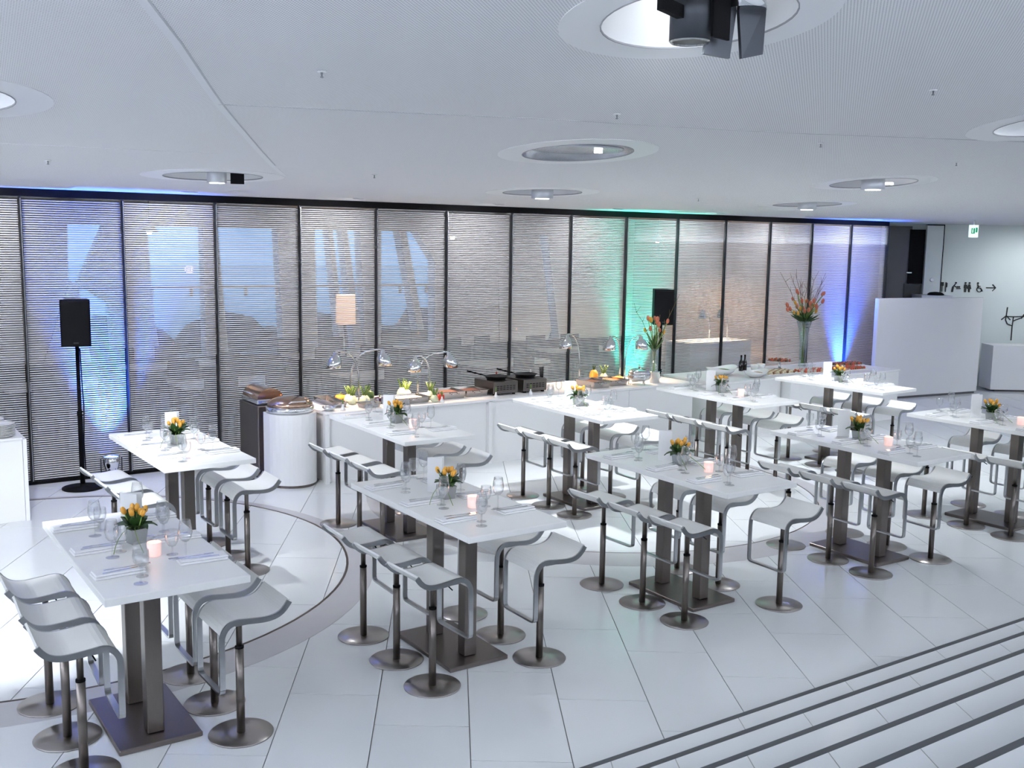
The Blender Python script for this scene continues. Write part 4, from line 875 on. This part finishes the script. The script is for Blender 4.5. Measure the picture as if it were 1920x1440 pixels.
# dessert counter items
DZ = .7905
vx = thing('cake_stand', 'footed stand with dark chocolate bites beside the tall vase', 'cake stand', (12.32, 10.86, DZ))
MB().lathe([(.09, 0), (.09, .01), (.02, .02), (.018, .10), (.05, .12), (.20, .13), (.20, .14), (.0, .14)][:-1], n=28).build('stand', 'chrome', vx)
bite = {k: MB().lathe([(.014, 0), (.017, .004), (.016, .018), (.010, .024), (.002, .026)], n=8).mesh('canape', k) for k in ('food_red', 'food_cream', 'food_dark', 'food_brown', 'bread')}
for k in range(26):
    a = k*2.4; r_ = .175*math.sqrt((k+.5)/26)
    o = put('chocolate_bite', bite[('food_dark', 'food_brown', 'food_red')[k % 3]], None, (12.32+r_*math.cos(a), 10.86+r_*math.sin(a), DZ+.1405)); tag(o, 'small chocolate bite heaped on the footed stand', 'canape', 'chocolate bites on the stand')
def platter(loc, w, d, rz, lab, nx, ny, kinds, clab):
    t = thing('platter', lab, 'platter', loc, rz); MB().box((0, 0, .006), (w, d, .012), 0, .004).build('board', 'white_card', t)
    for i in range(nx):
        for j in range(ny):
            x = (i-(nx-1)/2)*w*.92/nx; y = (j-(ny-1)/2)*d*.9/ny
            o = put('canape', bite[kinds[(i+j) % len(kinds)]], None, (loc[0]+x*math.cos(rz)-y*math.sin(rz), loc[1]+x*math.sin(rz)+y*math.cos(rz), loc[2]+.0125)); o.scale = (1.25, 1.25, 1.5)
            tag(o, clab, 'canape', clab)
platter((11.86, 10.52, DZ), .66, .30, .02, 'platter of cream canapes near the bowls', 12, 5, ['food_cream', 'food_cream', 'food_brown'], 'small cream canape on the platter near the bowls')
platter((12.52, 10.40, DZ), .62, .30, .02, 'platter of red and cream canapes in the middle of the dessert counter', 11, 4, ['food_red', 'food_cream', 'food_red'], 'small red and cream canape on the middle platter')
platter((13.25, 10.35, DZ), .74, .30, .0, 'platter of red canapes right of the middle', 13, 4, ['food_red', 'food_red', 'food_brown'], 'small red canape on the platter right of the middle')
platter((13.75, 10.74, DZ), .62, .26, .0, 'platter of dark red canapes at the far right end', 11, 4, ['food_red', 'food_brown', 'food_dark'], 'small dark red canape on the far right platter')
for k, (x, lab) in enumerate(((11.62, 'left dark bottle behind the dessert bowls'), (11.72, 'right dark bottle behind the dessert bowls'))):
    b = thing('dark_bottle', lab, 'bottle', (x, 11.0+.02*k, DZ), 0, 'dark bottles'); MB().lathe([(.032, 0), (.034, .01), (.034, .13), (.014, .17), (.013, .22)], n=16).build('body', 'bottle_dark', b); MB().lathe([(.014, .219), (.014, .24)], n=12).build('cap', 'black', b)
def oval_bowl(loc, s, lab, fill):
    t = thing('serving_bowl', lab, 'bowl', loc, .1); m = MB().lathe([(.09*s, 0), (.18*s, .05*s), (.23*s, .10*s), (.225*s, .10*s), (.17*s, .055*s), (.02, .02*s)], n=28); m.v = [(x*1.25, y*.8, z+(.05*s*(x/.25/s)**2 if z > .08*s else 0)) for x, y, z in m.v]; m.build('bowl', 'porcelain', t)
    MB().ball((0, 0, .055*s), .16*s, 14, 8, (1.15, .75, .28)).build('filling', fill, t)
oval_bowl((10.95, 10.75, DZ), 1.0, 'boat-shaped white bowl at the left of the dessert counter', 'leaf_light')
oval_bowl((11.26, 10.36, DZ), .8, 'boat-shaped white bowl with bread in front of the bottles', 'bread')
for k, (x, y, lab) in enumerate(((11.86, 10.95, 'left white dessert cup behind the canapes'), (12.04, 10.98, 'right white dessert cup behind the canapes'))):
    b = thing('dessert_cup', lab, 'cup', (x, y, DZ), 0, 'white cups'); MB().lathe([(.04, 0), (.06, .05), (.065, .09), (.062, .09), (.056, .05), (.02, .01)], n=20).build('cup', 'porcelain', b); MB().ball((0, 0, .075), .05, 10, 6, (1, 1, .4)).build('cream', 'food_cream', b)

# ------------------------------------------------------------------ left counter with plates
lcn = thing('plate_counter', 'white counter with stacked plates at the left edge', 'counter', (.9, 11.0, 0))
MB().box((-.07, 0, .39), (1.38, 1.16, .78)).build('body', 'lacquer', lcn); MB().box((.64, 0, .39), (.035, 1.2, .785), 0, .003).build('end_panel', 'lacquer', lcn); MB().box((-.05, 0, .7885), (1.345, 1.2, .017)).build('worktop', 'lacquer', lcn)
plate_me = MB().lathe([(.06, 0), (.09, .004), (.128, .016), (.130, .019), (.126, .020), (.088, .009), (.01, .007)], n=32).mesh('plate', 'porcelain')
for (x, y, nn, lab) in ((1.36, 10.56, 9, 'front'), (1.32, 10.95, 8, 'middle'), (1.24, 11.30, 8, 'rear')):
    for k in range(nn):
        o = put('plate', plate_me, None, (x+random.uniform(-.003, .003), y+random.uniform(-.003, .003), .7975+k*.0135)); tag(o, 'white plate in the %s stack on the left counter' % lab, 'plate', 'plates in the %s stack' % lab)

# ------------------------------------------------------------------ loudspeakers and coloured uplights
def speaker(x, y, z0, w, h, d, lab, lab2, rz, bs=.21):
    s = thing('speaker_stand', lab2, 'stand', (x, y, 0))
    MB().lathe([(bs, 0), (bs, .012), (.03, .022), (.028, .05)], n=36).build('base', 'black', s)
    MB().lathe([(.026, .05), (.026, .78), (.030, .79), (.030, .83), (.020, .84), (.020, z0-.005)], n=16).build('pole', 'black', s)
    MB().ball((.03, -.02, .81), .018, 8, 6).build('clamp_knob', 'chrome', s)
    t = thing('loudspeaker', lab, 'loudspeaker', (x, y, z0), rz)
    m = MB(); m.prism([(-w/2, -d/2), (w/2, -d/2), (w/2*.72, d/2), (-w/2*.72, d/2)], 0, h); m.build('cabinet', 'black', t)
    MB().box((0, -d/2-.006, h/2), (w*.94, .012, h*.95), 0, .005).build('grille', 'black_gloss', t)
    MB().box((0, -d/2-.0145, h*.08), (.05, .004, .012)).build('badge', 'dark_metal', t)
speaker(2.25, 11.50, 1.53, .29, .485, .26, 'black loudspeaker on a stand before the blue-lit blinds', 'black round-based stand of the left loudspeaker', -.25)
speaker(10.42, 11.50, 1.50, .30, .52, .26, 'black loudspeaker behind the orange tulips', 'black stand hidden behind the buffet and tulips', -.45, .12)
MB_cable = MB().tube([(2.27, 11.47, 1.50), (2.275, 11.455, 1.1), (2.285, 11.46, .9), (2.272, 11.462, .5), (2.28, 11.46, .1)], .006, 6).build('cable', 'black'); tag(MB_cable, 'black cable hanging down the left loudspeaker stand', 'cable')
def uplight(x, y, col, glow, power, lab, tgt, ang=60, z=0, sw=.35):
    t = thing('uplight', lab, 'stage light', (x, y, z))
    MB().box((0, 0, .045), (.20, .20, .07), 0, .006).build('housing', 'dark_metal', t)
    for k in range(4): MB().box((-.06+k*.04, -.102, .05), (.02, .004, .035)).build('vent_slot', 'black', t)
    MB().lathe([(.05, .09), (.07, .12), (.088, .20), (.09, .27), (.086, .27), (.08, .20), (.06, .13)], n=24).build('lamp_can', 'chrome', t)
    for s in (-1, 1): MB().box((s*.11, 0, .15), (.008, .03, .20)).build('yoke_arm', 'dark_metal', t)
    MB().lathe([(.078, .255), (.078, .258)], n=24).build('colour_lens', glow, t)
    spot('uplight_beam', (x, y, z+.285), tgt, power, col, ang, 1.0, .05, t)
uplight(2.60, 11.73, (.025, .12, 1), 'blue_glow', 2200, 'blue uplight on the floor behind the first back-row table', (2.64, 11.93, 1.7), 56)
uplight(10.17, 11.73, (.02, 1, .66), 'green_glow', 1000, 'green uplight behind the buffet counter', (10.26, 11.93, 1.9), 56)
uplight(15.05, 11.73, (.025, .12, 1), 'blue_glow', 1800, 'blue uplight behind the dessert counter', (15.1, 11.93, 1.9), 56)
ps = thing('power_box', 'small black power box with cable on the floor by the steel cabinet', 'power box', (3.86, 10.95, 0))
MB().box((0, 0, .05), (.14, .10, .10), .4, .01).build('box', 'black', ps); MB().tube([(.0, .05, .03), (.05, .2, .01), (.0, .4, .008), (.06, .62, .008)], .006, 6).build('cable', 'black', ps)
